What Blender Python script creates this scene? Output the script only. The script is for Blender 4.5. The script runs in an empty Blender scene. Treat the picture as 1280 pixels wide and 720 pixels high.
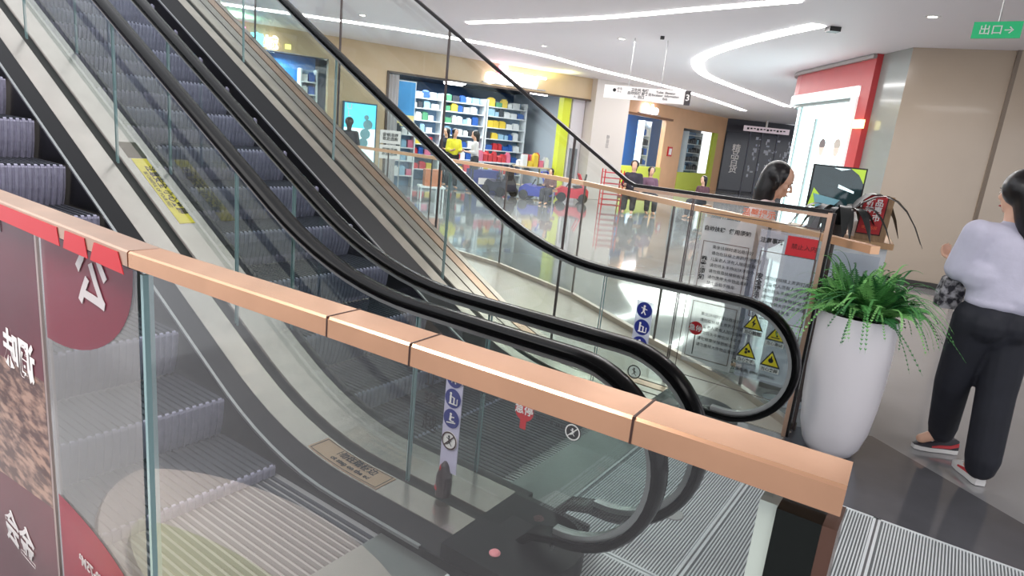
import bpy, bmesh, math, random
from mathutils import Vector, Matrix
random.seed(7)
C = bpy.context.scene.collection
sc = bpy.context.scene
PI = math.pi

# ------------------------------------------------------------------ camera
EYE = 1.65
PITCH, ROLL = 0.23218, 0.10196
cam_d = bpy.data.cameras.new('camera'); cam = bpy.data.objects.new('camera', cam_d); C.objects.link(cam)
cam_d.sensor_width = 36; cam_d.lens = 802.3 / 1280 * 36; cam_d.clip_start = 0.02; cam_d.clip_end = 200
_F = Vector((0, math.cos(PITCH), -math.sin(PITCH))); _U = Vector((0, math.sin(PITCH), math.cos(PITCH))); _R = Vector((1, 0, 0))
_r = math.cos(ROLL) * _R + math.sin(ROLL) * _U; _u = -math.sin(ROLL) * _R + math.cos(ROLL) * _U
m = Matrix((( _r.x, _u.x, -_F.x, 0), (_r.y, _u.y, -_F.y, 0), (_r.z, _u.z, -_F.z, EYE), (0, 0, 0, 1)))
cam.matrix_world = m
sc.camera = cam
sc.view_settings.view_transform = 'Standard'; sc.view_settings.look = 'None'
sc.view_settings.gamma = 1; sc.view_settings.exposure = 0.68; sc.view_settings.use_curve_mapping = False
sc.cycles.transparent_max_bounces = 40
sc.cycles.max_bounces = 8; sc.cycles.caustics_reflective = False; sc.cycles.caustics_refractive = False
sc.cycles.sample_clamp_indirect = 4

# ------------------------------------------------------------------ world and lamps
wd = bpy.data.worlds.new('world'); sc.world = wd; wd.use_nodes = True
wd.node_tree.nodes['Background'].inputs[0].default_value = (0.93, 0.95, 1.0, 1)
wd.node_tree.nodes['Background'].inputs[1].default_value = 1.1

def area(name, loc, size, power, col=(1, .97, .94), rot=(0, 0, 0), sy=None):
    d = bpy.data.lights.new(name, 'AREA'); d.energy = power; d.color = col; d.size = size
    if sy: d.shape = 'RECTANGLE'; d.size_y = sy
    o = bpy.data.objects.new(name, d); C.objects.link(o); o.location = loc; o.rotation_euler = rot
    return o
CEIL = 3.5
area('bench_fill_light', (-1.5, .7, 3.3), 1.0, 60, (1, .96, .92))  # added fill lamp over the unseen bench, strengthens its mirror image
area('atrium_light', (-1.5, 2.5, 6.5), 4.0, 150, (1, .96, .93))
area('hall_light', (2.5, 7.5, 3.42), 3.0, 55, (1, .97, .95))
area('hall_light', (0.5, 13.0, 3.42), 3.0, 130, (1, .97, .95))
area('hall_light', (6.0, 22.0, 3.42), 4.0, 260, (1, .96, .93))
area('hall_light', (3.6, 1.6, 3.42), 1.5, 26, (1, .96, .93))

# ------------------------------------------------------------------ helpers: frames
YAW = .97836
AX = Vector((-math.sin(YAW), math.cos(YAW), 0)); BX = Vector((math.cos(YAW), math.sin(YAW), 0)); ZX = Vector((0, 0, 1))
def sw(s, w, z=0.0): return AX * s + BX * w + ZX * z     # escalator frame: s = up-run, w = across
class Frame:
    def __init__(self, o, t):
        self.o = Vector(o); self.t = Vector(t).normalized(); self.n = Vector((-self.t.y, self.t.x, 0))
    def __call__(self, t, d, z): return self.o + self.t * t + self.n * d + ZX * z   # d>0: behind the wall
W1 = Frame((-6.1, 15.25, 0), (.861, .508, 0))
WO = Frame((3.1, 24.8, 0), (.643, .766, 0))
WD = Frame((9.65, 32.6, 0), (1, 0, 0))
WR = Frame((5.55, 10.2, 0), (0, 1, 0))     # n = -x : d<0 is behind this wall
WK = Frame((5.55, 10.2, 0), (1.2, -.55, 0))
def lin(c):
    return tuple((x / 12.92 if x <= .04045 else ((x + .055) / 1.055) ** 2.4) for x in (v / 255 for v in c))

# ------------------------------------------------------------------ materials
MATS = {}
def mat(name, col, rough=.5, metal=0., spec=.5, noise=0., nscale=8., bump=0., bscale=60., emis=None, es=1., stretch=None, coat=0.):
    if name in MATS: return MATS[name]
    mt = bpy.data.materials.new(name); mt.use_nodes = True; nt = mt.node_tree; N = nt.nodes; L = nt.links
    b = N['Principled BSDF']; c = (*lin(col), 1)
    b.inputs['Base Color'].default_value = c; b.inputs['Roughness'].default_value = rough; b.inputs['Metallic'].default_value = metal
    b.inputs['Specular IOR Level'].default_value = spec; b.inputs['Coat Weight'].default_value = coat
    tc = N.new('ShaderNodeTexCoord'); mp = N.new('ShaderNodeMapping'); L.new(tc.outputs['Object'], mp.inputs[0])
    if stretch: mp.inputs['Scale'].default_value = stretch
    if noise:
        n = N.new('ShaderNodeTexNoise'); n.inputs['Scale'].default_value = nscale; n.inputs['Detail'].default_value = 4; L.new(mp.outputs[0], n.inputs['Vector'])
        r = N.new('ShaderNodeMapRange'); r.inputs['From Min'].default_value = .3; r.inputs['From Max'].default_value = .7
        r.inputs['To Min'].default_value = 1 - noise; r.inputs['To Max'].default_value = 1 + noise; L.new(n.outputs[0], r.inputs[0])
        mx = N.new('ShaderNodeVectorMath'); mx.operation = 'SCALE'; mx.inputs[0].default_value = c[:3]; L.new(r.outputs[0], mx.inputs['Scale']); L.new(mx.outputs[0], b.inputs['Base Color'])
    if bump:
        n = N.new('ShaderNodeTexNoise'); n.inputs['Scale'].default_value = bscale; n.inputs['Detail'].default_value = 3; L.new(mp.outputs[0], n.inputs['Vector'])
        bp = N.new('ShaderNodeBump'); bp.inputs['Strength'].default_value = bump; bp.inputs['Distance'].default_value = .02; L.new(n.outputs[0], bp.inputs['Height']); L.new(bp.outputs[0], b.inputs['Normal'])
    if emis:
        b.inputs['Emission Color'].default_value = (*lin(emis), 1); b.inputs['Emission Strength'].default_value = es
    MATS[name] = mt; return mt
def glass(name, tint=(.97, .98, .975), ior=1.45, refl=1.0, rough=0.0):
    if name in MATS: return MATS[name]
    mt = bpy.data.materials.new(name); mt.use_nodes = True; nt = mt.node_tree; N = nt.nodes; L = nt.links
    for n in list(N):
        if n.type != 'OUTPUT_MATERIAL': N.remove(n)
    out = [n for n in N if n.type == 'OUTPUT_MATERIAL'][0]
    t = N.new('ShaderNodeBsdfTransparent'); t.inputs[0].default_value = (*tint, 1)
    g = N.new('ShaderNodeBsdfGlossy'); g.inputs['Roughness'].default_value = rough; g.inputs[0].default_value = (1, 1, 1, 1)
    f = N.new('ShaderNodeFresnel'); f.inputs[0].default_value = ior
    k = N.new('ShaderNodeMath'); k.operation = 'MULTIPLY'; k.inputs[1].default_value = refl; L.new(f.outputs[0], k.inputs[0])
    ge = N.new('ShaderNodeNewGeometry'); iv = N.new('ShaderNodeMath'); iv.operation = 'SUBTRACT'; iv.inputs[0].default_value = 1; L.new(ge.outputs['Backfacing'], iv.inputs[1])
    k2 = N.new('ShaderNodeMath'); k2.operation = 'MULTIPLY'; k2.use_clamp = True; L.new(k.outputs[0], k2.inputs[0]); L.new(iv.outputs[0], k2.inputs[1]); k = k2
    x = N.new('ShaderNodeMixShader'); L.new(k.outputs[0], x.inputs[0]); L.new(t.outputs[0], x.inputs[1]); L.new(g.outputs[0], x.inputs[2]); L.new(x.outputs[0], out.inputs[0])
    MATS[name] = mt; return mt
def film(name, col, alpha, noise=0., nscale=6., rough=.3, stretch=None, col2=None):
    """a printed, partly see-through film on glass"""
    if name in MATS: return MATS[name]
    mt = mat(name, col, rough, noise=0 if col2 else noise, nscale=nscale, stretch=stretch)
    b = mt.node_tree.nodes['Principled BSDF']; b.inputs['Alpha'].default_value = alpha
    if col2:
        N = mt.node_tree.nodes; L = mt.node_tree.links
        tc = N.new('ShaderNodeTexCoord'); mp = N.new('ShaderNodeMapping'); L.new(tc.outputs['Object'], mp.inputs[0])
        if stretch: mp.inputs['Scale'].default_value = stretch
        n = N.new('ShaderNodeTexNoise'); n.inputs['Scale'].default_value = nscale; n.inputs['Detail'].default_value = 5; L.new(mp.outputs[0], n.inputs['Vector'])
        r = N.new('ShaderNodeValToRGB'); r.color_ramp.elements[0].position = .42; r.color_ramp.elements[1].position = .62
        r.color_ramp.elements[0].color = (*lin(col), 1); r.color_ramp.elements[1].color = (*lin(col2), 1)
        L.new(n.outputs[0], r.inputs[0]); L.new(r.outputs[0], b.inputs['Base Color'])
    return mt
def glow(name, col, s):
    if name in MATS: return MATS[name]
    mt = bpy.data.materials.new(name); mt.use_nodes = True; b = mt.node_tree.nodes['Principled BSDF']
    b.inputs['Base Color'].default_value = (*lin(col), 1); b.inputs['Emission Color'].default_value = (*lin(col), 1); b.inputs['Emission Strength'].default_value = s
    MATS[name] = mt; return mt

STEEL = mat('brushed steel', (205, 192, 184), .24, .95, noise=.07, nscale=5, bump=.1, bscale=9)
STEEL2 = mat('warm steel', (188, 176, 166), .3, .95, noise=.1, nscale=7, bump=.06, bscale=14)
SATIN = mat('satin steel', (170, 170, 170), .35, .9)
BLACKM = mat('black cladding', (20, 20, 22), .3, 0, .18)
SLOT = mat('slot rubber', (22, 19, 17), .6)
RUBBER = mat('handrail rubber', (8, 8, 9), .22, 0, .12)
STEPM = mat('step aluminium', (158, 156, 178), .5, .1, noise=.1, nscale=30)
STEPT = mat('step tread', (58, 60, 68), .5, .2, noise=.12, nscale=20)
COPPER = mat('rose gold steel', (222, 172, 138), .24, .7, noise=.06, nscale=12, bump=.04, bscale=8)
COPPER2 = mat('pale rose gold', (205, 170, 148), .3, .85, noise=.08, nscale=12)
G_ESC = glass('balustrade glass', (.86, .90, .89), 1.5, 1.7)
G_NEAR = glass('near barrier glass', (.86, .88, .875), 1.5, 2.3)
G_BAR = glass('barrier glass', (.965, .985, .975), 1.45, 1.5)
G_EDGE = mat('glass edge', (140, 170, 172), .2, 0, .8)
PLATE = mat('ribbed plate steel', (226, 230, 232), .4, .05, noise=.05, nscale=6)
PLATED = mat('plate groove', (110, 114, 116), .5, .1)
WHITE = mat('white paint', (232, 230, 228), .45)
BLACK = mat('black paint', (20, 20, 22), .4)
RED = mat('red print', (196, 34, 44), .4)
INK = mat('black ink', (25, 24, 28), .6)
PRINTW = mat('white print', (236, 232, 230), .5)
BLUEP = mat('blue print', (34, 44, 122), .4)
YEL = mat('yellow print', (236, 214, 50), .4)

# ------------------------------------------------------------------ mesh helpers
class MB:
    def __init__(self): self.v = []; self.f = []; self.mi = []; self.cur = 0
    def add(self, vs, fs):
        k = len(self.v); self.v += [tuple(p) for p in vs]; self.f += [tuple(i + k for i in f) for f in fs]; self.mi += [self.cur] * len(fs)
    def hexa(self, p):      # 8 points: bottom 4 ccw, top 4 ccw
        self.add(p, [(3, 2, 1, 0), (4, 5, 6, 7), (0, 1, 5, 4), (1, 2, 6, 5), (2, 3, 7, 6), (3, 0, 4, 7)])
    def box(self, fr, a0, a1, b0, b1, z0, z1):
        self.hexa([fr(a0, b0, z0), fr(a1, b0, z0), fr(a1, b1, z0), fr(a0, b1, z0), fr(a0, b0, z1), fr(a1, b0, z1), fr(a1, b1, z1), fr(a0, b1, z1)])
    def quad(self, a, b, c, d): self.add([a, b, c, d], [(0, 1, 2, 3)])
    def poly(self, pts): self.add(pts, [tuple(range(len(pts)))])
    def prism(self, pts, z0, z1):
        n = len(pts); self.add([(p[0], p[1], z0) for p in pts] + [(p[0], p[1], z1) for p in pts],
                 [tuple(range(n))[::-1], tuple(range(n, 2 * n))] + [(i, (i + 1) % n, n + (i + 1) % n, n + i) for i in range(n)])
    def tube(self, pts, r, n=8, close=False):
        pts = [Vector(p) for p in pts]; rings = []
        for i, p in enumerate(pts):
            d = (pts[min(i + 1, len(pts) - 1)] - pts[max(i - 1, 0)])
            d = d.normalized() if d.length > 1e-9 else ZX
            x = d.orthogonal().normalized() if i == 0 else (px_ - d * px_.dot(d)).normalized()
            px_ = x; y = d.cross(x); rr = r[i] if isinstance(r, (list, tuple)) else r
            rings.append([p + x * math.cos(2 * PI * k / n) * rr + y * math.sin(2 * PI * k / n) * rr for k in range(n)])
        self.loft(rings)
    def loft(self, rings, cap=True):
        n = len(rings[0]); vs = [p for r in rings for p in r]; fs = []
        for i in range(len(rings) - 1):
            for k in range(n): fs.append((i * n + k, i * n + (k + 1) % n, (i + 1) * n + (k + 1) % n, (i + 1) * n + k))
        if cap: fs.append(tuple(range(n))[::-1]); fs.append(tuple(range((len(rings) - 1) * n, len(rings) * n)))
        self.add(vs, fs)
    def lathe(self, c, prof, n=32, tilt=None):
        c = Vector(c); self.loft([[c + Vector((math.cos(2 * PI * k / n) * r, math.sin(2 * PI * k / n) * r, z)) for k in range(n)] for r, z in prof])
    def ball(self, c, r, n=12, sc3=(1, 1, 1), rot=None):
        c = Vector(c); rings = []
        for i in range(n // 2 + 1):
            th = PI * i / (n // 2); rr = max(math.sin(th), 1e-3)
            ring = []
            for k in range(n):
                v = Vector((math.cos(2 * PI * k / n) * rr * r * sc3[0], math.sin(2 * PI * k / n) * rr * r * sc3[1], -math.cos(th) * r * sc3[2]))
                if rot: v = rot @ v
                ring.append(c + v)
            rings.append(ring)
        self.loft(rings)
    def disc(self, c, nrm, r, n=24, r2=None):
        c = Vector(c); nrm = Vector(nrm).normalized(); x = ZX.cross(nrm).normalized() if abs(nrm.z) < .9 else Vector((1, 0, 0)); y = nrm.cross(x)
        P = lambda rr: [c + x * math.cos(2 * PI * k / n) * rr + y * math.sin(2 * PI * k / n) * rr for k in range(n)]
        if r2 is None: self.poly(P(r))
        else:
            a, b = P(r), P(r2); self.add(a + b, [(k, (k + 1) % n, n + (k + 1) % n, n + k) for k in range(n)])
    def build(self, name, mats, parent=None, smooth=False, **kw):
        me = bpy.data.meshes.new(name); me.from_pydata(self.v, [], self.f)
        if not isinstance(mats, (list, tuple)): mats = [mats]
        for mm in mats: me.materials.append(mm)
        if len(mats) > 1: me.polygons.foreach_set('material_index', self.mi)
        bm = bmesh.new(); bm.from_mesh(me); bmesh.ops.recalc_face_normals(bm, faces=bm.faces); bm.to_mesh(me); bm.free()
        if smooth:
            me.polygons.foreach_set('use_smooth', [True] * len(me.polygons))
            try: me.set_sharp_from_angle(angle=math.radians(40))
            except Exception: pass
        o = bpy.data.objects.new(name, me); C.objects.link(o)
        if parent: o.parent = parent; o.matrix_parent_inverse = PINV(parent)
        for k, v in kw.items(): o[k] = v
        return o
def PINV(p):
    """a part's vertices are given in world space; only a top-level Empty carries a location"""
    return Matrix.Translation(-p.location) if p.parent is None else Matrix()
def thing(name, label, cat, loc=(0, 0, 0), group=None):
    o = bpy.data.objects.new(name, None); C.objects.link(o); o.location = loc; o.empty_display_size = .1
    o['label'] = label; o['category'] = cat
    if group: o['group'] = group
    return o
def tag(o, label, cat, group=None):
    o['label'] = label; o['category'] = cat
    if group: o['group'] = group
    return o
def struct(o): o['kind'] = 'structure'; return o
def dup(root, loc, label=None, group=None, material=None, rotz=None):
    r = root.copy(); C.objects.link(r); r.location = loc
    if rotz is not None: r.rotation_euler = (0, 0, rotz)
    if label: r['label'] = label
    if group: r['group'] = group
    for ch in list(root.children):
        c = ch.copy(); C.objects.link(c); c.parent = r
        if material and ch.get('swap'): c.data = c.data.copy(); c.data.materials[0] = material
        for g in ch.children:
            d = g.copy(); C.objects.link(d); d.parent = c
    return r
def text(name, body, size, mt, o, x, y, parent=None, ext=.0004, bold=0., align='CENTER', mirror=False, off=0.0, spacing=1.0):
    """lettering lying in the plane spanned by x (reading direction) and y (up), centred on o"""
    cu = bpy.data.curves.new(name, 'FONT'); cu.body = body; cu.size = size; cu.align_x = align; cu.align_y = 'CENTER'; cu.extrude = ext; cu.offset = bold
    cu.resolution_u = 2; cu.space_line = spacing
    t = bpy.data.objects.new(name, cu); C.objects.link(t)
    dg = bpy.context.evaluated_depsgraph_get(); dg.update()
    me = bpy.data.meshes.new_from_object(t.evaluated_get(dg)); bpy.data.objects.remove(t); bpy.data.curves.remove(cu)
    x = Vector(x).normalized(); y = Vector(y).normalized(); z = x.cross(y)
    if mirror: x = -x
    M = Matrix(((x.x, y.x, z.x, 0), (x.y, y.y, z.y, 0), (x.z, y.z, z.z, 0), (0, 0, 0, 1)))
    me.transform(Matrix.Translation(Vector(o) + z * off) @ M); me.name = name
    me.materials.clear(); me.materials.append(mt)
    ob = bpy.data.objects.new(name, me); C.objects.link(ob)
    if parent: ob.parent = parent; ob.matrix_parent_inverse = PINV(parent)
    return ob

# ================================================================== STRUCTURE
FLOOR = mat('polished floor', (146, 146, 148), .07, 0, .6, noise=.05, nscale=1.2, bump=.015, bscale=6, coat=.3)
FL_DARK = mat('dark marble', (88, 88, 92), .1, 0, .6, noise=.12, nscale=2.5, coat=.3)
FL_BEIGE = mat('beige stone', (196, 184, 172), .22, 0, .5, noise=.05, nscale=3)
b_ = MB(); b_.box(lambda x, y, z: Vector((x, y, z)), -16, 22, -6, 44, -.12, -.02); b_.build('floor', FLOOR, kind='structure')
b_ = MB(); b_.box(lambda x, y, z: Vector((x, y, z)), -16, 22, -6, 44, -.019, -.004); b_.build('floor', FLOOR, kind='structure')
# dark band beside the landing and the beige strip beside the escalator
b_ = MB(); b_.prism([sw(.6, 3.44), sw(.6, 4.12), Vector((1.9, 3.9, 0)), Vector((2.41, 3.87, 0)), Vector((2.95, 2.16, 0))], -.004, .001)
o = b_.build('trim_1', FL_DARK, kind='structure')
gb = [(1.88, 3.84), (1.88, 3.84), (1.73, 4.45), (1.28, 5.4), (.66, 6.85), (-.2, 8.1), (-1.3, 9.2), (-2.8, 10.4)]
b_ = MB(); b_.prism([sw(.6, 4.12), Vector((1.86, 3.80, 0))] + [Vector((x, y, 0)) for x, y in gb[2:]] + [sw(9, 6.2), sw(9, 4.07)], -.004, .002)
b_.build('trim_2', FL_BEIGE, kind='structure')

# ceiling with the escalator opening, light strips
CEILM = mat('ceiling paint', (234, 230, 233), .6)
b_ = MB()
def cbox(s0, s1, w0, w1): b_.box(lambda a, c, z: sw(a, c, z), s0, s1, w0, w1, CEIL, CEIL + .12)
cbox(-6, 2.2, -4, 5.2); cbox(-18, -6, -4, 30); cbox(-6, 36, 5.2, 34); cbox(12, 36, -4, 5.2); cbox(-6, 12, -14, -4)
b_.build('ceiling', CEILM, kind='structure')
b_ = MB()
for q in ((2.2, 12, 5.15, 5.2), (2.15, 2.2, -4, 5.2)): b_.box(lambda a, c, z: sw(a, c, z), *q, CEIL + .12, 6.6)
b_.build('trim_3', WHITE, kind='structure')
LED = glow('led strip', (255, 252, 250), 9.0)
def strip(name, pts, wid, label):
    b_ = MB(); P = [Vector((x, y, 0)) for x, y in pts]; Q = []
    for i in range(len(P) - 1):                       # catmull-rom
        p0, p1, p2, p3 = P[max(i - 1, 0)], P[i], P[i + 1], P[min(i + 2, len(P) - 1)]
        for k in range(6):
            t = k / 6; Q.append(.5 * ((2 * p1) + (p2 - p0) * t + (2 * p0 - 5 * p1 + 4 * p2 - p3) * t * t + (3 * p1 - p0 - 3 * p2 + p3) * t ** 3))
    Q.append(P[-1]); rings = []
    for i, q in enumerate(Q):
        d = (Q[min(i + 1, len(Q) - 1)] - Q[max(i - 1, 0)]).normalized(); n = Vector((-d.y, d.x, 0)) * wid / 2
        rings.append([q - n + ZX * (CEIL - .016), q + n + ZX * (CEIL - .016), q + n + ZX * (CEIL - .002), q - n + ZX * (CEIL - .002)])
    b_.loft(rings); return tag(b_.build(name, LED), label, 'ceiling light')
strip('light_strip', [(-1.25, 12.05), (.79, 10.44), (1.95, 9.2), (2.98, 8.08)], .12, 'nearly straight white light strip across the ceiling at the top edge')
strip('light_strip', [(-6.5, 12.6), (-3.11, 13.6), (-1.23, 14.5), (.19, 15.5), (1.44, 17.1), (4.82, 20.95), (8.33, 26.27)], .2, 'long white light strip running along the ceiling in front of the shopfronts')
strip('light_strip', [(3.74, 9.3), (3.45, 10.6), (3.26, 12.0), (3.24, 13.4), (3.5, 14.65), (4.17, 16.29), (5.85, 18.76), (8.54, 22.44)], .22, 'curved hook-shaped white light strip on the ceiling near the red shopfront')
LENS = glow('downlight lens', (255, 250, 240), 14)
def downlight(x, y, label, p=0):
    t = thing('downlight', label, 'ceiling light', (x, y, CEIL), 'round downlights in the ceiling')
    b = MB(); b.lathe((x, y, CEIL - .012), [(.045, .012), (.05, 0), (.085, 0), (.085, .012)], 20); b.build('rim', WHITE, t)
    b = MB(); b.lathe((x, y, CEIL - .008), [(.001, 0), (.048, 0), (.048, .008)], 20); b.build('lens', LENS, t)
    if p: area('downlight_lamp', (x, y, CEIL - .03), .09, p)
for x, y, l in ((.15, 13.97, 'small bright downlight between the straight light strip and the shop sign'), (1.48, 12.08, 'small bright downlight just below the straight light strip'),
             (4.6, 8.2, 'small downlight above the grey wall, nearest the red header'), (-3.2, 12.4, 'downlight in the ceiling above the sloping handrails')):
    downlight(x, y, l, 22)
b_ = MB(); b_.box(lambda x, y, z: Vector((x, y, z)), 3.9, 4.05, 9.3, 9.45, CEIL - .06, CEIL); tag(b_.build('ceiling_camera', BLACK), 'small black device on the ceiling beside the hook-shaped light strip', 'camera')
b_ = MB(); b_.box(lambda x, y, z: Vector((x, y, z)), 2.04, 2.1, 11.4, 11.46, CEIL - .05, CEIL); tag(b_.build('ceiling_sensor', BLACK), 'tiny black sensor on the ceiling between the two long light strips', 'sensor')

# shop wall (big toy shop), with openings
TAN = mat('tan shop cladding', (196, 172, 138), .35, noise=.04, nscale=2)
ORANGE = mat('orange shop cladding', (214, 168, 126), .4, noise=.04, nscale=2)
b_ = MB()
b_.box(W1, -6, -1.6, 0, .2, 0, CEIL); b_.box(W1, -1.6, 1.42, 0, .2, 2.98, CEIL); b_.box(W1, -1.6, 1.42, 0, .2, 0, 1.0)
b_.box(W1, 1.42, 2.9, 0, .2, 0, CEIL); b_.box(W1, 2.9, 9.12, 0, .2, 2.9, CEIL)
b_.build('wall_back', TAN, kind='structure')
b_ = MB(); b_.box(W1, 2.86, 9.15, -.03, .0, 2.86, 2.91); b_.box(W1, 2.86, 2.92, -.03, .0, 0, 2.9); b_.build('trim_4', mat('dark trim', (70, 55, 45), .4), kind='structure')
PILLAR = mat('pillar paint', (205, 198, 192), .35)
b_ = MB(); b_.box(W1, 9.12, 10.4, -.25, 1.2, 0, CEIL); b_.build('wall_middle', PILLAR, kind='structure')
# shop interior shell
SH_IN = mat('shop interior', (190, 200, 210), .5); SH_DK = mat('shop ceiling dark', (40, 46, 58), .6); SH_BL = mat('shop blue wall', (40, 120, 190), .5)
b_ = MB(); b_.box(W1, -1.7, 9.6, 5.0, 5.1, 0, 3.4); b_.build('wall_shop_back', mat('shop navy wall', (46, 84, 130), .5), kind='structure')
b_ = MB(); b_.box(W1, 9.3, 9.4, 1.2, 5, 0, 3.4); b_.box(W1, 2.2, 2.3, .2, 5, 0, 3.4); b_.build('wall_shop_side', SH_IN, kind='structure')
b_ = MB(); b_.box(W1, -1.7, 9.6, .2, 5, 3.1, 3.18); b_.build('ceiling_shop', SH_DK, kind='structure')
area('shop_light', W1(5.5, 1.9, 3.05), 3.2, 160, (.95, .98, 1)); area('shop_light', W1(0, .8, 2.95), 1.2, 90, (.9, .97, 1))

# orange shop wall
b_ = MB()
b_.box(WO, -1.2, .25, 0, .2, 0, CEIL); b_.box(WO, .25, 4.1, 0, .2, 2.9, CEIL); b_.box(WO, .25, 4.1, 0, .2, 0, .6)
b_.box(WO, 4.1, 5.75, 0, .2, 0, CEIL); b_.box(WO, 5.75, 9.3, 0, .2, 2.72, CEIL); b_.box(WO, 9.3, 10.2, 0, .2, 0, CEIL)
b_.build('wall_far', ORANGE, kind='structure')
LIME = mat('lime panel', (196, 208, 70), .4)
b_ = MB(); b_.box(WO, .25, .75, -.04, .12, .6, 2.9); b_.box(WO, .25, 4.1, -.06, .12, .3, .95); b_.build('trim_5', LIME, kind='structure')
b_ = MB(); b_.box(WO, 5.75, 9.3, -.02, .12, 0, .8); b_.box(WO, 8.9, 9.3, -.02, .12, .8, 2.72); b_.build('trim_6', LIME, kind='structure')
b_ = MB(); b_.box(WO, .0, 4.5, -.1, 0, 2.9, 2.98); b_.build('trim_7', mat('brown trim', (120, 80, 50), .5), kind='structure')
b_ = MB(); b_.box(WO, 0, 10.2, 2.2, 2.3, 0, 3.4); b_.build('wall_far_back', mat('blue back wall', (50, 130, 215), .5), kind='structure')
area('shop_light', WO(2.2, 1.2, 3.2), 1.0, 170, (.9, .97, 1))
# dark shop at the end
b_ = MB(); b_.box(WD, -.1, 6, 0, .2, 0, CEIL); b_.build('wall_end', mat('dark shopfront', (40, 40, 50), .35), kind='structure')

# red portal wall and stone wall on the right
REDW = mat('red wall', (190, 62, 66), .3, noise=.05, nscale=2)
STONE = mat('beige stone wall', (172, 156, 138), .16, 0, .6, noise=.05, nscale=.8, coat=.2)
GREYW = mat('grey glossy wall', (146, 150, 146), .14, 0, .6, noise=.04, nscale=.7, coat=.2)
def arc_path(n=8):      # plan of the red portal: straight along x=5.55, then rounded away
    pts = [(5.55, 11.0), (5.55, 13.9)]
    for k in range(1, n + 1):
        t = k / n * PI / 2; pts.append((6.55 - math.cos(t) * 1.0, 13.9 + math.sin(t) * 1.0))
    return pts
def band(b, pts, off0, off1, z0, z1):
    R = []
    for i, (x, y) in enumerate(pts):
        a0 = Vector((*pts[max(i - 1, 0)], 0)); a1 = Vector((*pts[min(i + 1, len(pts) - 1)], 0)); d = (a1 - a0).normalized(); n = Vector((-d.y, d.x, 0))
        p = Vector((x, y, 0)); R.append([p + n * off0 + ZX * z0, p + n * off1 + ZX * z0, p + n * off1 + ZX * z1, p + n * off0 + ZX * z1])
    b.loft(R)
AP = arc_path()
b_ = MB(); band(b_, AP, -.3, .1, 3.03, CEIL); b_.box(WR, .8, 1.12, -.1, .1, 0, 3.03); b_.build('wall_red_header', REDW, kind='structure')
b_ = MB(); band(b_, AP, .1, .16, CEIL - .07, CEIL - .01); b_.build('trim_8', mat('grey ledge', (160, 156, 154), .4), kind='structure')
b_ = MB(); b_.box(WK, 0, 1.32, 0, .3, 0, CEIL); b_.box(WK, 1.32, 6, -.05, .3, 0, CEIL); b_.build('wall_right', STONE, kind='structure')
b_ = MB(); b_.box(WR, 0, .8, -.25, 0, 0, CEIL); b_.build('wall_right_return', GREYW, kind='structure')
b_ = MB(); b_.box(WK, 0, 1.36, -.03, 0, 0, .09); b_.box(WK, 1.3, 6, -.08, -.05, 0, .09); b_.build('baseboard_right', mat('dark baseboard', (40, 34, 30), .3), kind='structure')
b_ = MB(); b_.box(WK, 1.27, 1.32, -.05, 0.0, 0, CEIL); b_.build('trim_9', mat('stone edge', (120, 106, 92), .4), kind='structure')
# white framed lit display window
t = thing('display_window', 'white framed brightly lit curved display window under the red header', 'display window', (5.5, 12, 0))
b_ = MB(); P2 = [p for p in AP]; P2[0] = (5.55, 11.32)
band(b_, P2, 0, .14, 2.86, 3.03); b_.box(WR, 1.12, 1.32, -.05, .14, 0, 3.0); band(b_, P2, 0, .14, .0, .35)
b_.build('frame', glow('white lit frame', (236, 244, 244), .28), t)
b_ = MB(); band(b_, P2, -.06, -.04, .35, 2.86); b_.build('lit_panel', glow('lit display', (226, 250, 252), 1.6), t)
b_ = MB(); band(b_, P2, .0, .05, 2.80, 2.86); b_.box(WR, 1.32, 1.37, .0, .05, .35, 2.86); b_.build('inner_trim', mat('inner trim', (120, 128, 126), .3), t)
b_ = MB(); b_.box(WR, 2.75, 2.82, .0, .03, .35, 2.55); b_.box(WR, 3.55, 3.6, .0, .03, .35, 2.86); b_.build('mullion', mat('grey mullion', (150, 170, 170), .3), t)
for k, (yy, zz) in enumerate(((2.35, 2.0), (1.75, 2.0))):
    b_ = MB(); b_.ball(WR(yy, .0, zz), .15, 14, (.05, .75, 1)); b_.build('portrait_face', mat('portrait skin', (236, 214, 200), .6), t)
    b_ = MB(); b_.ball(WR(yy, .0, zz + .07), .165, 14, (.055, .8, .62)); b_.build('portrait_hair', mat('portrait hair', (120, 110, 110), .6) if k == 0 else mat('portrait hair pale', (190, 180, 170), .6), t)
# corner bracket under the header
t = thing('wall_lamp', 'small yellow wall lamp where the red jamb meets the grey wall', 'wall lamp', (5.5, 11.0, 2.4))
b_ = MB(); b_.box(WR, .74, 1.02, .1, .16, 2.33, 2.47); b_.build('lamp_shade', glow('yellow lamp', (255, 238, 150), 1.6), t)
b_ = MB(); b_.box(WR, .84, .92, 0, .1, 2.37, 2.43); b_.build('bracket', SATIN, t)

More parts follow.
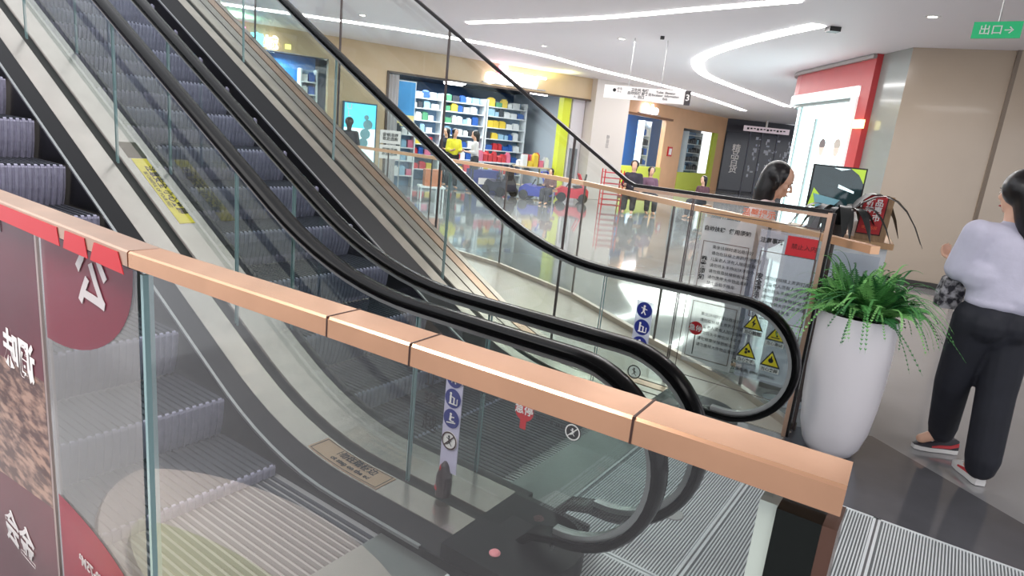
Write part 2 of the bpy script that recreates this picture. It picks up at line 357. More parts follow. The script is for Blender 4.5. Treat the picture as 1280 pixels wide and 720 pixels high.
# ================================================================== ESCALATORS
def blend(s, flat, s0, k, h):
    if s < s0 - h: return flat
    if s > s0 + h: return flat + k * (s - s0)
    return flat + k * (s - s0 + h) ** 2 / (4 * h)
K30 = .57
def deck(s): return blend(s, .11, 2.40, K30, .45)
def rng(a, b, st):
    n = max(1, int(round((b - a) / st))); return [a + (b - a) * i / n for i in range(n + 1)]
def sweep(b, w0, w1, zf, s0, s1, th=.02, st=.12, dz0=0., dz1=0.):
    """a plate following the height line zf, from w0 to w1, th thick"""
    b.loft([[sw(s, w0, zf(s) + dz0 - th), sw(s, w1, zf(s) + dz1 - th), sw(s, w1, zf(s) + dz1), sw(s, w0, zf(s) + dz0)] for s in rng(s0, s1, st)])
S_END = 7.6
def rail_path(w, front, flat, s0, k, bot=.18, s_in=1.15):
    r = (flat - bot) / 2; cz = bot + r; cs = front + r; P = [(s_in, bot - .10), (s_in - .06, bot - .03), (s_in - .16, bot)]
    P += [(cs + (s_in - .16 - cs) * (1 - i / 3), bot) for i in range(1, 3)]
    for i in range(25):
        t = -PI / 2 - PI * i / 24; P.append((cs + math.cos(t) * r, cz + math.sin(t) * r))
    P += [(s, blend(s, flat, s0, k, .5)) for s in rng(cs + .1, S_END, .11)]
    return P, cs, cz, r
def section(P, w, prof):
    """sweep a cross-section prof [(dw, dn)] along the (s, z) path; n is the outward normal"""
    R = []
    for i, (s, z) in enumerate(P):
        s0, z0 = P[max(i - 1, 0)]; s1, z1 = P[min(i + 1, len(P) - 1)]; L = math.hypot(s1 - s0, z1 - z0) or 1
        ts, tz = (s1 - s0) / L, (z1 - z0) / L; ns, nz = -tz, ts
        R.append([sw(s + ns * dn, w + dw, z + nz * dn) for dw, dn in prof])
    return R
HR_PROF = [(.038, -.022), (.044, -.008), (.042, .006), (.030, .014), (0, .017), (-.030, .014), (-.042, .006), (-.044, -.008), (-.038, -.022), (-.02, -.022), (.02, -.022)]
def balustrade(par, w, front, flat, s0, k, joints):
    P, cs, cz, r = rail_path(w, front, flat, s0, k)
    b = MB(); b.loft(section(P, w, HR_PROF)); b.build('handrail', RUBBER, par, True)
    b = MB(); b.loft(section(P[3:], w, [(.02, -.045), (.02, -.022), (-.02, -.022), (-.02, -.045)])); b.build('handrail_guide', SATIN, par)
    lo = lambda s: max(.06, cz - math.sqrt(max(r * r - (s - cs) ** 2, 0)) + .03) if s < cs else (deck(s) - .03 if s > 1.25 else .19)
    hi = lambda s: (cz + math.sqrt(max(r * r - (s - cs) ** 2, 0)) - .03) if s < cs else blend(s, flat, s0, k, .5) - .035
    js = [front + .035] + list(joints) + [S_END]
    for i in range(len(js) - 1):
        a0, a1 = js[i] + (.006 if i else 0), js[i + 1] - .006
        ss = rng(a0, min(a1, cs), .03) + rng(max(a0, cs), a1, .1)[1:] if a0 < cs else rng(a0, a1, .1)
        b = MB(); b.loft([[sw(s, w - .006, lo(s)), sw(s, w + .006, lo(s)), sw(s, w + .006, max(hi(s), lo(s) + .004)), sw(s, w - .006, max(hi(s), lo(s) + .004))] for s in ss])
        b.build('glass_panel', G_ESC, par)
    for j in joints:
        for e in (-.007, .007):
            b = MB(); b.loft([[sw(j + e - .001, w - .0065, z), sw(j + e + .001, w - .0065, z), sw(j + e + .001, w + .0065, z), sw(j + e - .001, w + .0065, z)] for z in (lo(j), hi(j))]); b.build('glass_edge', G_EDGE, par)
# ribbed step
def step_mesh(wid):
    b = MB(); n = int(wid / .016); dw = wid / n; prof = []
    for i in range(7):
        t = i / 6 * PI / 2 * .9; prof.append((.05 - .05 * math.sin(t) - .0, -.235 + .235 * (i / 6) ** .8 if i < 6 else -.012))
    prof = [(.055, -.25), (.034, -.2), (.016, -.14), (.004, -.07), (0, -.02), (.004, -.005), (.012, 0), (.44, 0)]
    cols = []
    for i in range(n):
        d = .0 if i % 2 == 0 else .009
        for e in (0, 1):
            cols.append([AX * (s + (d if j < 6 else 0)) + BX * (dw * (i + e)) + ZX * (z - (d if j >= 5 else 0)) for j, (s, z) in enumerate(prof)])
    m_ = len(prof); b.v = [tuple(p) for c in cols for p in c]
    for i in range(len(cols) - 1):
        for j in range(m_ - 1): b.f.append((i * m_ + j, (i + 1) * m_ + j, (i + 1) * m_ + j + 1, i * m_ + j + 1)); b.mi.append(1 if j >= 6 else 0)
    return b
def steps(par, w0, wid, s_from, n, zoff):
    b = step_mesh(wid); first = b.build('step', [STEPM, STEPT], par)
    k30 = K30
    for i in range(n):
        o = first if i == 0 else first.copy()
        if i: C.objects.link(o); o.parent = par
        s = s_from + .42 * i
        z = max(-.0, blend(s, 0, 2.32, k30, .35) + zoff)
        o.location = sw(s, w0, z) - Vector(par.location); o.matrix_parent_inverse = Matrix()
        # side skirts of a step block keep gaps closed
        o.data = first.data
E1 = thing('escalator', 'escalator on the right, between the two black handrails with steps seen over them', 'escalator', sw(1.2, 2.9))
E0 = thing('escalator', 'escalator on the left with the edge warning plate, steps behind the poster barrier', 'escalator', sw(1.2, 1.3))
steps(E1, 2.27, 1.12, 1.30, 15, 0.004)
steps(E0, .90, .775, 1.50, 14, 0.004)
balustrade(E0, 1.95, .63, .92, 2.28, K30, [1.77, 3.1, 4.4, 5.7])
balustrade(E1, 2.23, .58, .92, 2.28, K30, [1.60, 3.0, 4.3, 5.6])
balustrade(E1, 3.65, .54, .89, 2.22, .585, [1.75, 3.1, 4.4, 5.7])
def deckR(s): return blend(s, .11, 2.34, .585, .45)
# E0: inner deck, black sloping panel, bright trim line, skirt
D0 = 1.35
b = MB(); sweep(b, 1.775, 1.915, deck, D0, S_END, .02); b.build('inner_deck', STEEL, E0)
b = MB(); sweep(b, 1.915, 1.985, lambda s: deck(s) - .012, D0 - .02, S_END, .03); b.build('glass_channel', SLOT, E0)
b = MB(); sweep(b, 1.70, 1.775, lambda s: deck(s), 1.0, S_END, .02, dz0=-.06, dz1=-.004); b.build('skirt_panel', BLACKM, E0)
b = MB(); sweep(b, 1.685, 1.70, lambda s: deck(s) - .055, 1.45, S_END, .014); b.build('skirt_trim', SATIN, E0)
b = MB(); b.loft([[sw(s, 1.69, max(deck(s) - .5, -.003)), sw(s, 1.70, max(deck(s) - .5, -.003)), sw(s, 1.70, deck(s) - .06), sw(s, 1.69, deck(s) - .06)] for s in rng(1.0, S_END, .12)]); b.build('skirt', BLACKM, E0)
b = MB(); sweep(b, .66, .84, deck, 1.3, S_END, .02); b.build('inner_deck', STEEL2, E0)
b = MB(); b.loft([[sw(s, .84, max(deck(s) - .5, -.003)), sw(s, .89, max(deck(s) - .5, -.003)), sw(s, .89, deck(s) - .05), sw(s, .84, deck(s) - .01)] for s in rng(1.2, S_END, .12)]); b.build('skirt', BLACKM, E0)
# strip between the two machines belongs to E1
b = MB(); sweep(b, 1.985, 2.205, deck, D0, S_END, .02); b.build('outer_deck', STEEL, E1)
b = MB(); sweep(b, 2.205, 2.27, lambda s: deck(s) - .012, D0 - .05, S_END, .03); b.build('glass_channel', SLOT, E1)
b = MB(); b.loft([[sw(s, 2.245, max(deck(s) - .5, -.003)), sw(s, 2.262, max(deck(s) - .5, -.003)), sw(s, 2.262, deck(s) - .03), sw(s, 2.245, deck(s) - .03)] for s in rng(1.0, S_END, .12)]); b.build('skirt', BLACKM, E1)
# E1 right side
b = MB(); sweep(b, 3.53, 3.625, deckR, D0, S_END, .02); b.build('inner_deck', STEEL2, E1)
b = MB(); sweep(b, 3.625, 3.685, lambda s: deckR(s) - .012, D0, S_END, .03); b.build('glass_channel', SLOT, E1)
b = MB(); sweep(b, 3.41, 3.53, deckR, 1.0, S_END, .02, dz0=-.09, dz1=-.004); b.build('skirt_panel', BLACKM, E1)
b = MB(); sweep(b, 3.395, 3.41, lambda s: deckR(s) - .085, 1.3, S_END, .014); b.build('skirt_trim', SATIN, E1)
b = MB(); b.loft([[sw(s, 3.40, max(deck(s) - .5, -.003)), sw(s, 3.41, max(deck(s) - .5, -.003)), sw(s, 3.41, deckR(s) - .09), sw(s, 3.40, deckR(s) - .09)] for s in rng(1.0, S_END, .12)]); b.build('skirt', BLACKM, E1)
for w0, w1, dz, mt in ((3.685, 3.80, 0, STEEL2), (3.80, 3.815, -.012, SLOT), (3.815, 3.90, .0, STEEL2), (3.90, 3.915, -.012, SLOT), (3.915, 4.0, 0, COPPER2), (4.0, 4.015, -.012, SLOT), (4.015, 4.07, 0, STEEL2)):
    b = MB(); sweep(b, w0, w1, lambda s: deckR(s) + dz, D0, S_END, .02); b.build('outer_deck' if dz == 0 else 'deck_groove', mt, E1)
b = MB(); b.loft([[sw(s, 4.04, max(deckR(s) - 1.0, -.003)), sw(s, 4.07, max(deckR(s) - 1.0, -.003)), sw(s, 4.07, deckR(s) - .02), sw(s, 4.04, deckR(s) - .02)] for s in rng(1.0, S_END, .12)]); b.build('side_cladding', STEEL2, E1)
b = MB(); b.loft([[sw(s, .70, deck(s) - 1.1), sw(s, 4.04, deck(s) - 1.1), sw(s, 4.04, deck(s) - 1.05), sw(s, .70, deck(s) - 1.05)] for s in rng(4.5, S_END, .3)]); b.build('underside_cladding', STEEL2, E1)
# black rounded end caps of the decks
def end_cap(par, w0, w1, s1, s0):
    b = MB(); r = (w1 - w0) / 2; c = (w0 + w1) / 2; pts = [sw(s1, w0), sw(s1, w1)]
    for i in range(17):
        t = i / 16 * PI; pts.append(sw(s0 + r * .8 - math.sin(t) * r * .8, c + math.cos(t) * r))
    b.prism([(p.x, p.y) for p in pts], -.003, .112); o = b.build('newel_base', BLACKM, par, True)
end_cap(E0, 1.70, 2.21, D0, .90); end_cap(E1, 3.42, 4.05, D0, .82)
end_cap(E0, .66, .88, 1.3, 1.0)
# comb plates
COMB = mat('comb metal', (120, 124, 122), .3, .6, noise=.06, nscale=5)
b = MB(); b.box(sw, 1.22, 1.50, 2.27, 3.40, -.003, .012); b.build('comb_plate', COMB, E1)
b = MB(); b.box(sw, 1.30, 1.66, .90, 1.69, -.003, .012); b.build('comb_plate', COMB, E0)
b = MB()
for i in range(46): w = 2.28 + i * .0243; b.hexa([sw(1.50, w, 0), sw(1.56, w + .004, 0), sw(1.56, w + .008, 0), sw(1.50, w + .012, 0), sw(1.50, w, .012), sw(1.56, w + .004, .008), sw(1.56, w + .008, .008), sw(1.50, w + .012, .012)])
b.build('comb_teeth', SATIN, E1, kind='stuff')
# edge warning plate
fsz = .028
def deck_frame(s, w):
    d = (sw(s + .05, w, deck(s + .05)) - sw(s - .05, w, deck(s - .05))).normalized(); return d
t_ = deck_frame(2.02, 1.845)
b = MB(); b.loft([[sw(s, 1.785, deck(s) + .001), sw(s, 1.905, deck(s) + .001), sw(s, 1.905, deck(s) + .003), sw(s, 1.785, deck(s) + .003)] for s in rng(1.80, 2.26, .05)]); pl = b.build('warning_plate', mat('bronze plate', (176, 150, 126), .35, .6), E0)
pl['label'] = 'bronze plate reading Do not step on the edge'
b = MB()
for a0, a1, c0, c1 in ((1.81, 2.25, 1.790, 1.793), (1.81, 2.25, 1.897, 1.900), (1.81, 1.814, 1.79, 1.9), (2.246, 2.25, 1.79, 1.9)):
    b.loft([[sw(s, c0, deck(s) + .0032), sw(s, c1, deck(s) + .0032), sw(s, c1, deck(s) + .0038), sw(s, c0, deck(s) + .0038)] for s in rng(a0, a1, .1)])
b.build('plate_border', INK, pl)
cc = sw(2.03, 1.868, deck(2.03) + .007)
text('lettering', '请勿在踏板边', .048, INK, cc, -t_, BX, pl, bold=.001)
text('lettering', 'Do not step on the edge', .036, INK, sw(2.03, 1.822, deck(2.03) + .007), -t_, BX, pl, bold=.001)
# yellow sticker on the strip between the machines
b = MB(); sweep(b, 2.04, 2.135, lambda s: deck(s) + .003, 3.84, 4.42, .002, .06); st = b.build('caution_sticker', YEL, E1)
b = MB(); sweep(b, 2.03, 2.145, lambda s: deck(s) + .0035, 4.43, 4.58, .002, .06); b.build('caution_badge', mat('dark badge', (60, 56, 30), .4), E1)
tt = deck_frame(4.1, 2.1)
text('lettering', '注意安全 小心夹脚', .06, INK, sw(4.13, 2.105, deck(4.13) + .006), -tt, BX, st, bold=.001)
text('lettering', 'BE CAREFUL OF YOUR FEET', .03, INK, sw(4.13, 2.06, deck(4.13) + .006), -tt, BX, st)
# red stop button on the black cap
b = MB(); b.lathe(sw(1.16, 1.79, .112), [(.022, 0), (.022, .004), (.016, .01), (.001, .011)], 18); b.build('stop_button', mat('stop button', (226, 140, 146), .35), E0)

# pictogram stickers on the glass (x: reading direction as seen from the near side)
RD = -AX; TOW = -BX      # reading direction = towards lower s, facing the camera
def sticker(par, name, w, s, z, r, mt, nrm=TOW, off=.008):
    b = MB(); b.disc(sw(s, w, z) + nrm * off, nrm, r, 28); return b.build(name, mt, par)
def icon_bits(par, w, s, z, r, kind, mt):
    b = MB(); o = sw(s, w, z) + TOW * .0105
    P = lambda x, y: o + RD * x * r + ZX * y * r
    def bar(x0, y0, x1, y1, th):
        d = Vector((x1 - x0, y1 - y0)); n = Vector((-d.y, d.x)).normalized() * th / 2
        b.quad(P(x0 + n.x, y0 + n.y), P(x1 + n.x, y1 + n.y), P(x1 - n.x, y1 - n.y), P(x0 - n.x, y0 - n.y))
    def dot(x, y, rr): b.poly([P(x + math.cos(k / 10 * 2 * PI) * rr, y + math.sin(k / 10 * 2 * PI) * rr) for k in range(10)])
    if kind == 0: dot(0, .5, .15); bar(0, .35, -.05, -.1, .26); bar(-.05, -.1, .25, -.55, .14); bar(-.05, -.1, -.3, -.5, .14); bar(-.4, .3, .4, .1, .1)
    if kind == 1: dot(-.25, .5, .14); bar(-.25, .36, -.25, -.5, .22); bar(.2, .1, .2, -.5, .16); bar(-.45, -.55, .6, -.55, .12); bar(-.2, .2, .3, .1, .1); bar(.6, -.55, .6, .1, .1)
    if kind == 2: dot(-.05, .5, .14); bar(-.05, .36, -.1, -.2, .24); bar(-.1, -.2, .4, -.2, .12); bar(-.55, -.5, .6, -.3, .12); bar(-.05, .2, .4, .25, .1)
    if kind == 3: dot(-.05, .45, .14); bar(-.05, .3, .05, -.2, .2); bar(.05, -.2, .35, -.5, .1); bar(.05, -.2, -.3, -.45, .1); bar(-.35, .3, .3, .0, .1)
    return b.build('pictogram', mt, par)
def pict_column(par, w, s, zs, r, lean=0.):
    for i, (z, k) in enumerate(zs):
        col = BLUEP if k < 3 else PRINTW
        c = sticker(par, 'sign_disc', w, s, z, r, col); icon_bits(c, w, s, z, r, k, PRINTW if k < 3 else INK)
        if k == 3:
            b = MB(); b.disc(sw(s, w, z) + TOW * .011, TOW, r * .96, 28, r * .8); q = sw(s, w, z) + TOW * .0112; d1 = (RD + ZX).normalized() * r * .85; d2 = (RD - ZX).normalized() * r * .07
            b.quad(q - d1 - d2, q + d1 - d2, q + d1 + d2, q - d1 + d2); b.build('prohibition_ring', mat('dark red ink', (60, 20, 24), .5), c)
b = MB(); b.box(sw, 1.495, 1.585, 1.94, 1.943, .24, .70); b.build('sticker_strip', film('lilac film', (206, 200, 226), .9), E0)
pict_column(E0, 1.945, 1.54, [(.665, 0), (.575, 1), (.485, 2), (.385, 3)], .042)
for ch, z in (('禁', .70), ('止', .62), ('攀', .52), ('越', .42)):
    text('lettering', ch, .085, INK, sw(1.655, 1.94, z) + TOW * .006, RD, ZX, E0, bold=.0004)
b = MB(); c0 = sw(1.55, 1.935, .13)
b.lathe(c0, [(.034, 0), (.036, .05), (.034, .09), (.018, .14), (.006, .155)], 18); bc = b.build('bell_marker', mat('dark bell', (46, 34, 38), .4), E0)
b = MB()
for k in range(5):
    a = PI + k * .35 + .2; b.tube([c0 + Vector((math.cos(a - YAW) * .0365, math.sin(a - YAW) * .0365, .03)), c0 + Vector((math.cos(a - YAW) * .02, math.sin(a - YAW) * .02, .135))], .0025, 5)
b.build('bell_stripes', RED, bc)
# emergency stop sticker and no-climbing sticker on the left glass
sd = sticker(E0, 'stop_sticker', 1.945, 1.19, .64, .042, RED); text('lettering', '急停', .042, PRINTW, sw(1.19, 1.945, .643) + TOW * .0105, RD, ZX, sd, bold=.0006)
b = MB(); o_ = sw(1.19, 1.945, .575) + TOW * .0085; b.poly([o_ + RD * .014 + ZX * .03, o_ - RD * .014 + ZX * .03, o_ - RD * .014 - ZX * .01, o_ + RD * .014 - ZX * .01]); b.build('sticker_arrow', RED, sd)
text('lettering', '急停按钮 紧急情况下使用', .026, INK, sw(1.41, 1.94, .655) + TOW * .007, RD, ZX, E0)
text('lettering', 'EMERGENCY STOP', .016, INK, sw(1.40, 1.94, .63) + TOW * .007, RD, ZX, E0)
text('lettering', '请勿攀爬扶梯', .022, INK, sw(1.07, 1.94, .635) + TOW * .007, RD, ZX, E0, bold=.0005)
b = MB(); b.box(sw, .945, .99, 1.938, 1.9405, .60, .645)
sd = sticker(E0, 'no_climbing_sticker', 1.945, .975, .63, .034, BLACK); b = MB(); q = sw(.975, 1.945, .63) + TOW * .011; b.disc(q, TOW, .031, 28, .026)
d1 = (RD * .7 + ZX * .7) * .03; d2 = (RD - ZX).normalized() * .002; b.quad(q - d1 - d2, q + d1 - d2, q + d1 + d2, q - d1 + d2); b.build('prohibition_ring', PRINTW, sd); icon_bits(sd, 1.945, .975, .63, .026, 3, PRINTW)
# column of signs on the far glass
pict_column(E1, 3.645, 1.455, [(.69, 0), (.58, 1), (.47, 0)], .05)
b = MB(); b.box(sw, 1.40, 1.51, 3.638, 3.640, .40, .745); b.build('sticker_strip', film('pale film', (200, 205, 225), .55), E1)
sd = sticker(E1, 'round_sticker', 3.645, 1.46, .285, .045, film('clear disc', (190, 200, 205), .4)); icon_bits(sd, 3.645, 1.46, .285, .045, 3, INK)
b = MB(); b.disc(sw(1.46, 3.645, .285) + TOW * .011, TOW, .045, 28, .038); b.build('prohibition_ring', INK, sd)

# ================================================================== LANDING PLATES
def ribbed_plate(name, s0, s1, w0, w1, label):
    b = MB(); b.box(sw, s0 + .004, s1 - .004, w0 + .004, w1 - .004, -.004, .003); o = b.build(name, PLATED); o['kind'] = 'structure'
    n = int((s1 - s0 - .03) / .013); b = MB()
    for i in range(n):
        s = s0 + .015 + i * .013; b.add([sw(s, w0 + .012, .003), sw(s + .007, w0 + .012, .003), sw(s + .007, w1 - .012, .003), sw(s, w1 - .012, .003),
             sw(s + .001, w0 + .012, .007), sw(s + .006, w0 + .012, .007), sw(s + .006, w1 - .012, .007), sw(s + .001, w1 - .012, .007)],
            [(4, 5, 6, 7), (0, 1, 5, 4), (1, 2, 6, 5), (2, 3, 7, 6), (3, 0, 4, 7)])
    r = b.build('ribs', PLATE, o, kind='stuff')
    b = MB()
    for q in ((s0, s1, w0, w0 + .012), (s0, s1, w1 - .012, w1), (s0, s0 + .012, w0, w1), (s1 - .012, s1, w0, w1)): b.box(sw, *q, -.003, .0075)
    b.build('plate_rim', PLATE, o)
    return o
ribbed_plate('floor_plate_1', .62, 1.22, 2.24, 3.43, '')
ribbed_plate('floor_plate_2', .02, .61, 2.24, 3.43, '')
ribbed_plate('floor_plate_3', -.75, .01, 2.24, 3.43, '')
ribbed_plate('floor_plate_4', -1.9, -.76, 2.24, 3.43, '')
ribbed_plate('floor_plate_5', .45, 1.30, .62, 2.23, '')
ribbed_plate('floor_plate_6', -.75, .44, .62, 2.23, '')
b = MB(); b.lathe(sw(.80, 2.72, .0075), [(.001, .003), (.05, .003), (.055, 0)], 24); o = b.build('floor_cap', SATIN); tag(o, 'round metal cap in the ribbed landing plate near the newels', 'cover')
b = MB(); b.box(sw, .93, .95, 2.46, 2.56, .007, .010); tag(b.build('lift_slot', BLACKM), 'short dark lifting slot in the ribbed landing plate', 'slot')

# ================================================================== BARRIERS
# near barrier with the rose gold rail
NB = thing('glass_barrier', 'rose gold railed glass barrier in front, carrying the red poster film', 'barrier', sw(.5, .59))
ZT = 1.394
def rail_seg(par, p0, p1, mt, wid=.060, hgt=.028, name='top_rail'):
    p0, p1 = Vector(p0), Vector(p1); d = (p1 - p0).normalized(); n = Vector((-d.y, d.x, 0)) * wid / 2; c = .003; u = ZX
    prof = [n - u * hgt, n - u * c, n * (1 - 2 * c / wid), -n * (1 - 2 * c / wid), -n - u * c, -n - u * hgt]
    b = MB(); b.loft([[p + q for q in prof] for p in (p0, p1)]); return b.build(name, mt, par)
J0, J1, J2 = sw(.03, .60, ZT), sw(1.14, .545, ZT), sw(3.6, .60, ZT)
rail_seg(NB, J0, J1, COPPER); rail_seg(NB, J1 + (J2 - J1).normalized() * .003, J2, COPPER2)
def lerp(p, q, t): return p + (q - p) * t
def panel(par, p0, p1, z0, z1, mt, th=.012, name='glass_panel'):
    d = (p1 - p0).normalized(); n = Vector((-d.y, d.x, 0)) * th / 2; b = MB()
    a, c = Vector((p0.x, p0.y, 0)), Vector((p1.x, p1.y, 0))
    b.hexa([a - n + ZX * z0, c - n + ZX * z0, c + n + ZX * z0, a + n + ZX * z0, a - n + ZX * z1, c - n + ZX * z1, c + n + ZX * z1, a + n + ZX * z1]); return b.build(name, mt, par)
panel(NB, lerp(J0, J1, .05), lerp(J0, J1, .985), .05, ZT - .03, G_NEAR)
panel(NB, lerp(J1, J2, .01), lerp(J1, J2, .195), .05, ZT - .03, G_NEAR)
panel(NB, lerp(J1, J2, .205), lerp(J1, J2, .60), .05, ZT - .03, G_NEAR); panel(NB, lerp(J1, J2, .61), lerp(J1, J2, .99), .05, ZT - .03, G_NEAR)
def edge_bar(par, p, z0, z1, w, mt, name):
    b = MB(); b.box(lambda a, c, z: Vector((p.x, p.y, 0)) + AX * a + BX * c + ZX * z, -w / 2, w / 2, -.009, .009, z0, z1); return b.build(name, mt, par)
edge_bar(NB, J1, .05, ZT - .044, .009, G_EDGE, 'glass_edge'); edge_bar(NB, lerp(J1, J2, .2), .05, ZT - .044, .010, mat('silver channel', (190, 170, 165), .3, .7), 'glass_edge')
# end post: dark mirrored newel
b = MB(); b.box(sw, .040, .078, .575, .625, 0, ZT - .044); b.build('end_post', mat('dark mirror steel', (50, 54, 52), .12, .9), NB)
b = MB(); b.box(sw, .078, .094, .580, .620, 0, ZT - .044); b.build('end_post_fin', mat('pale green glass edge', (196, 206, 196), .25), NB)
b = MB(); b.box(sw, .028, 0.040, .575, .625, 0, ZT - .044); b.build('end_post_side', mat('brown steel', (122, 92, 80), .25, .8), NB)
for s_ in (.17, .43, .56):                          # joints of the rail sleeve
    p = lerp(J0, J1, s_); d = (J1 - J0).normalized(); b = MB(); n = Vector((-d.y, d.x, 0))
    b.hexa([p - n * .0305 - ZX * .0285, p + d * .0025 - n * .0305 - ZX * .0285, p + d * .0025 + n * .0305 - ZX * .0285, p + n * .0305 - ZX * .0285,
            p - n * .0305 + ZX * .0005, p + d * .0025 - n * .0305 + ZX * .0005, p + d * .0025 + n * .0305 + ZX * .0005, p + n * .0305 + ZX * .0005]); b.build('rail_joint', mat('dark joint', (60, 34, 26), .5), NB)
# red strips on the rail side in three lengths
d12 = (J2 - J1).normalized(); n12 = Vector((-d12.y, d12.x, 0))
side = 1 if n12.dot(-BX) > 0 else -1
def on_near(s, z, off=.0075):
    """a point on the camera-side face of the left barrier pane at run s and height z"""
    t = (s - 1.14) / (3.6 - 1.14); p = lerp(J1, J2, t); return Vector((p.x, p.y, z)) + n12 * side * off
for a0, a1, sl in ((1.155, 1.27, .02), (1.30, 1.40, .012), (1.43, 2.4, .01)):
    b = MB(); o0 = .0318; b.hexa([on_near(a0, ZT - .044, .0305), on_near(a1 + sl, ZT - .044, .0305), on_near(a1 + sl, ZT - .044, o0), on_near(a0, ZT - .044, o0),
                      on_near(a0 + sl, ZT - .008, .0305), on_near(a1, ZT - .008, .0305), on_near(a1, ZT - .008, o0), on_near(a0 + sl, ZT - .008, o0)]); b.build('red_strip', RED, NB)
# poster film
MAROON = film('maroon film', (128, 36, 56), .80, noise=.12, nscale=3); MAROON2 = film('deep maroon film', (104, 38, 52), .88, noise=.15, nscale=3)
PHOTO = film('food photo film', (88, 58, 52), .92, nscale=16, stretch=(1, 1, 3.5), col2=(176, 140, 122))
GREYF = film('grey film', (150, 148, 146), .42, noise=.08, nscale=4)
b = MB(); R0 = .4; cx, cz = 1.66, 1.365
def npoly(pts, off): return [on_near(s, z, off) for s, z in pts]
pts = [(1.185, 1.345)] + []
arc = []
for k in range(15):
    t = k / 14 * PI / 2; arc.append((1.60 - math.cos(t) * .425, 1.335 - math.sin(t) * .225))
b.poly(npoly([(1.60, 1.352)] + [(1.172, 1.352)] + arc, .0085)); PO = b.build('poster_circle', MAROON, NB)
b = MB(); b.poly(npoly([(1.16, .05), (1.60, .05), (1.60, 1.352), (1.16, 1.352)], .0078)); b.build('poster_film', GREYF, NB)
arc = [(1.60 - math.cos(k / 10 * PI / 2) * .40, .62 + math.sin(k / 10 * PI / 2) * .10) for k in range(11)]
b = MB(); b.poly(npoly([(1.60, .05), (1.195, .05)] + arc, .0085)); b.build('poster_block', film('red film', (150, 32, 54), .9, noise=.08), NB)
b = MB(); b.poly(npoly([(1.64, .99), (2.6, .93), (2.6, 1.352), (1.64, 1.352)], .0085)); b.build('poster_block', MAROON2, NB)
b = MB(); b.poly(npoly([(1.64, .66), (2.6, .52), (2.6, .93), (1.64, .99)], .0085)); b.build('poster_photo', PHOTO, NB)
b = MB(); b.poly(npoly([(1.64, .05), (2.6, .05), (2.6, .52), (1.64, .66)], .0085)); b.build('poster_block', MAROON2, NB)
DR = -d12; PZ = .0105
LW = film('print white film', (214, 206, 206), .85)
def ntext(body, s, z, size, bold=.001, mt=None): return text('lettering', body, size, mt or LW, on_near(s, z, PZ), DR, ZX, NB, bold=bold, mirror=True)
ntext('公', 1.345, 1.295, .145, .003)
ntext('I', 1.85, 1.33, .07, .002)
ntext('调味', 1.79, 1.005, .105, .003, PRINTW)
ntext('金会', 1.90, .45, .11, .002, PRINTW)
ntext('店铺面积40-75M²', 1.36, .60, .036, .0006); ntext('招商 即刻租', 1.34, .555, .036, .0006)

# far barrier with black top line, level then rising
FB = thing('glass_barrier', 'tall glass barrier with notices beside the far handrail, black top edge rising left', 'barrier', sw(1, 4.1))
WDn = 4.10
def topz(s): return 1.415 if s < 1.86 else 1.415 + .585 * (s - 1.86)
TOPM = mat('black top channel', (34, 30, 30), .3, .4)
b = MB(); P = [(s, topz(s)) for s in (.60, 1.2, 1.84, 1.9, 3, 4.5, 6, 7.4)]; b.loft(section(P, WDn, [(.014, -.022), (.014, .0), (-.014, .0), (-.014, -.022)])); b.build('top_channel', TOPM, FB)
b = MB(); P = [(s, topz(s) - .024) for s in (.60, 1.2, 1.84)]; b.loft(section(P, WDn, [(.015, -.02), (.015, .0), (-.015, .0), (-.015, -.02)])); b.build('lower_channel', COPPER2, FB)
b = MB(); b.box(sw, .595, .62, WDn - .02, WDn + .02, 0, 1.40); b.build('end_post', COPPER2, FB)
b = MB(); b.box(sw, .58, .595, WDn - .015, WDn + .015, 0, 1.40); b.build('end_post_edge', TOPM, FB)
js = [.625, 1.42, 2.35, 3.6, 4.9, 6.2, 7.4]
for i in range(len(js) - 1):
    b = MB(); ss = [js[i] + .005] + [s for s in (1.86,) if js[i] < s < js[i + 1]] + [js[i + 1] - .005]
    b.loft([[sw(s, WDn - .006, max(0, deckR(s) - .1) if s > 2.3 else 0), sw(s, WDn + .006, max(0, deckR(s) - .1) if s > 2.3 else 0), sw(s, WDn + .006, topz(s) - .02), sw(s, WDn - .006, topz(s) - .02)] for s in ss]); b.build('glass_panel', G_BAR, FB)
    if i:
        s = js[i]; z0 = 0 if s < 2.3 else deckR(s) - .1
        for e in (-.006, .006):
            b = MB(); b.box(sw, s + e - .0022, s + e + .0022, WDn - .0065, WDn + .0065, z0, topz(s) - .02); b.build('glass_edge', mat('dark glass edge', (96, 84, 84), .3), FB)
# notice sheets
NW = WDn - .008
def nrect(s0, s1, z0, z1, mt, name, off=0., par=FB):
    b = MB(); b.box(sw, s0, s1, NW - .001 - off, NW - off, z0, z1); return b.build(name, mt, par)
SHEET = film('notice film', (214, 212, 212), .38)
n1 = nrect(1.00, 1.33, .30, 1.27, SHEET, 'notice_sheet'); n2 = nrect(.64, .97, .30, 1.25, film('notice film pale', (205, 208, 222), .30), 'notice_sheet')
LINE = mat('notice line', (90, 70, 66), .5)
def outline(s0, s1, z0, z1, th, par, mt=LINE):
    b = MB()
    for q in ((s0, s1, z0, z0 + th), (s0, s1, z1 - th, z1), (s0, s0 + th, z0, z1), (s1 - th, s1, z0, z1)): b.box(sw, q[0], q[1], NW - .004, NW - .003, q[2], q[3])
    return b.build('notice_border', mt, par)
outline(.635, 1.36, .20, 1.30, .005, FB); outline(1.02, 1.31, .78, 1.12, .004, n1); outline(1.02, 1.31, .34, .72, .004, n1); outline(.63, .95, .70, 1.12, .004, n2)
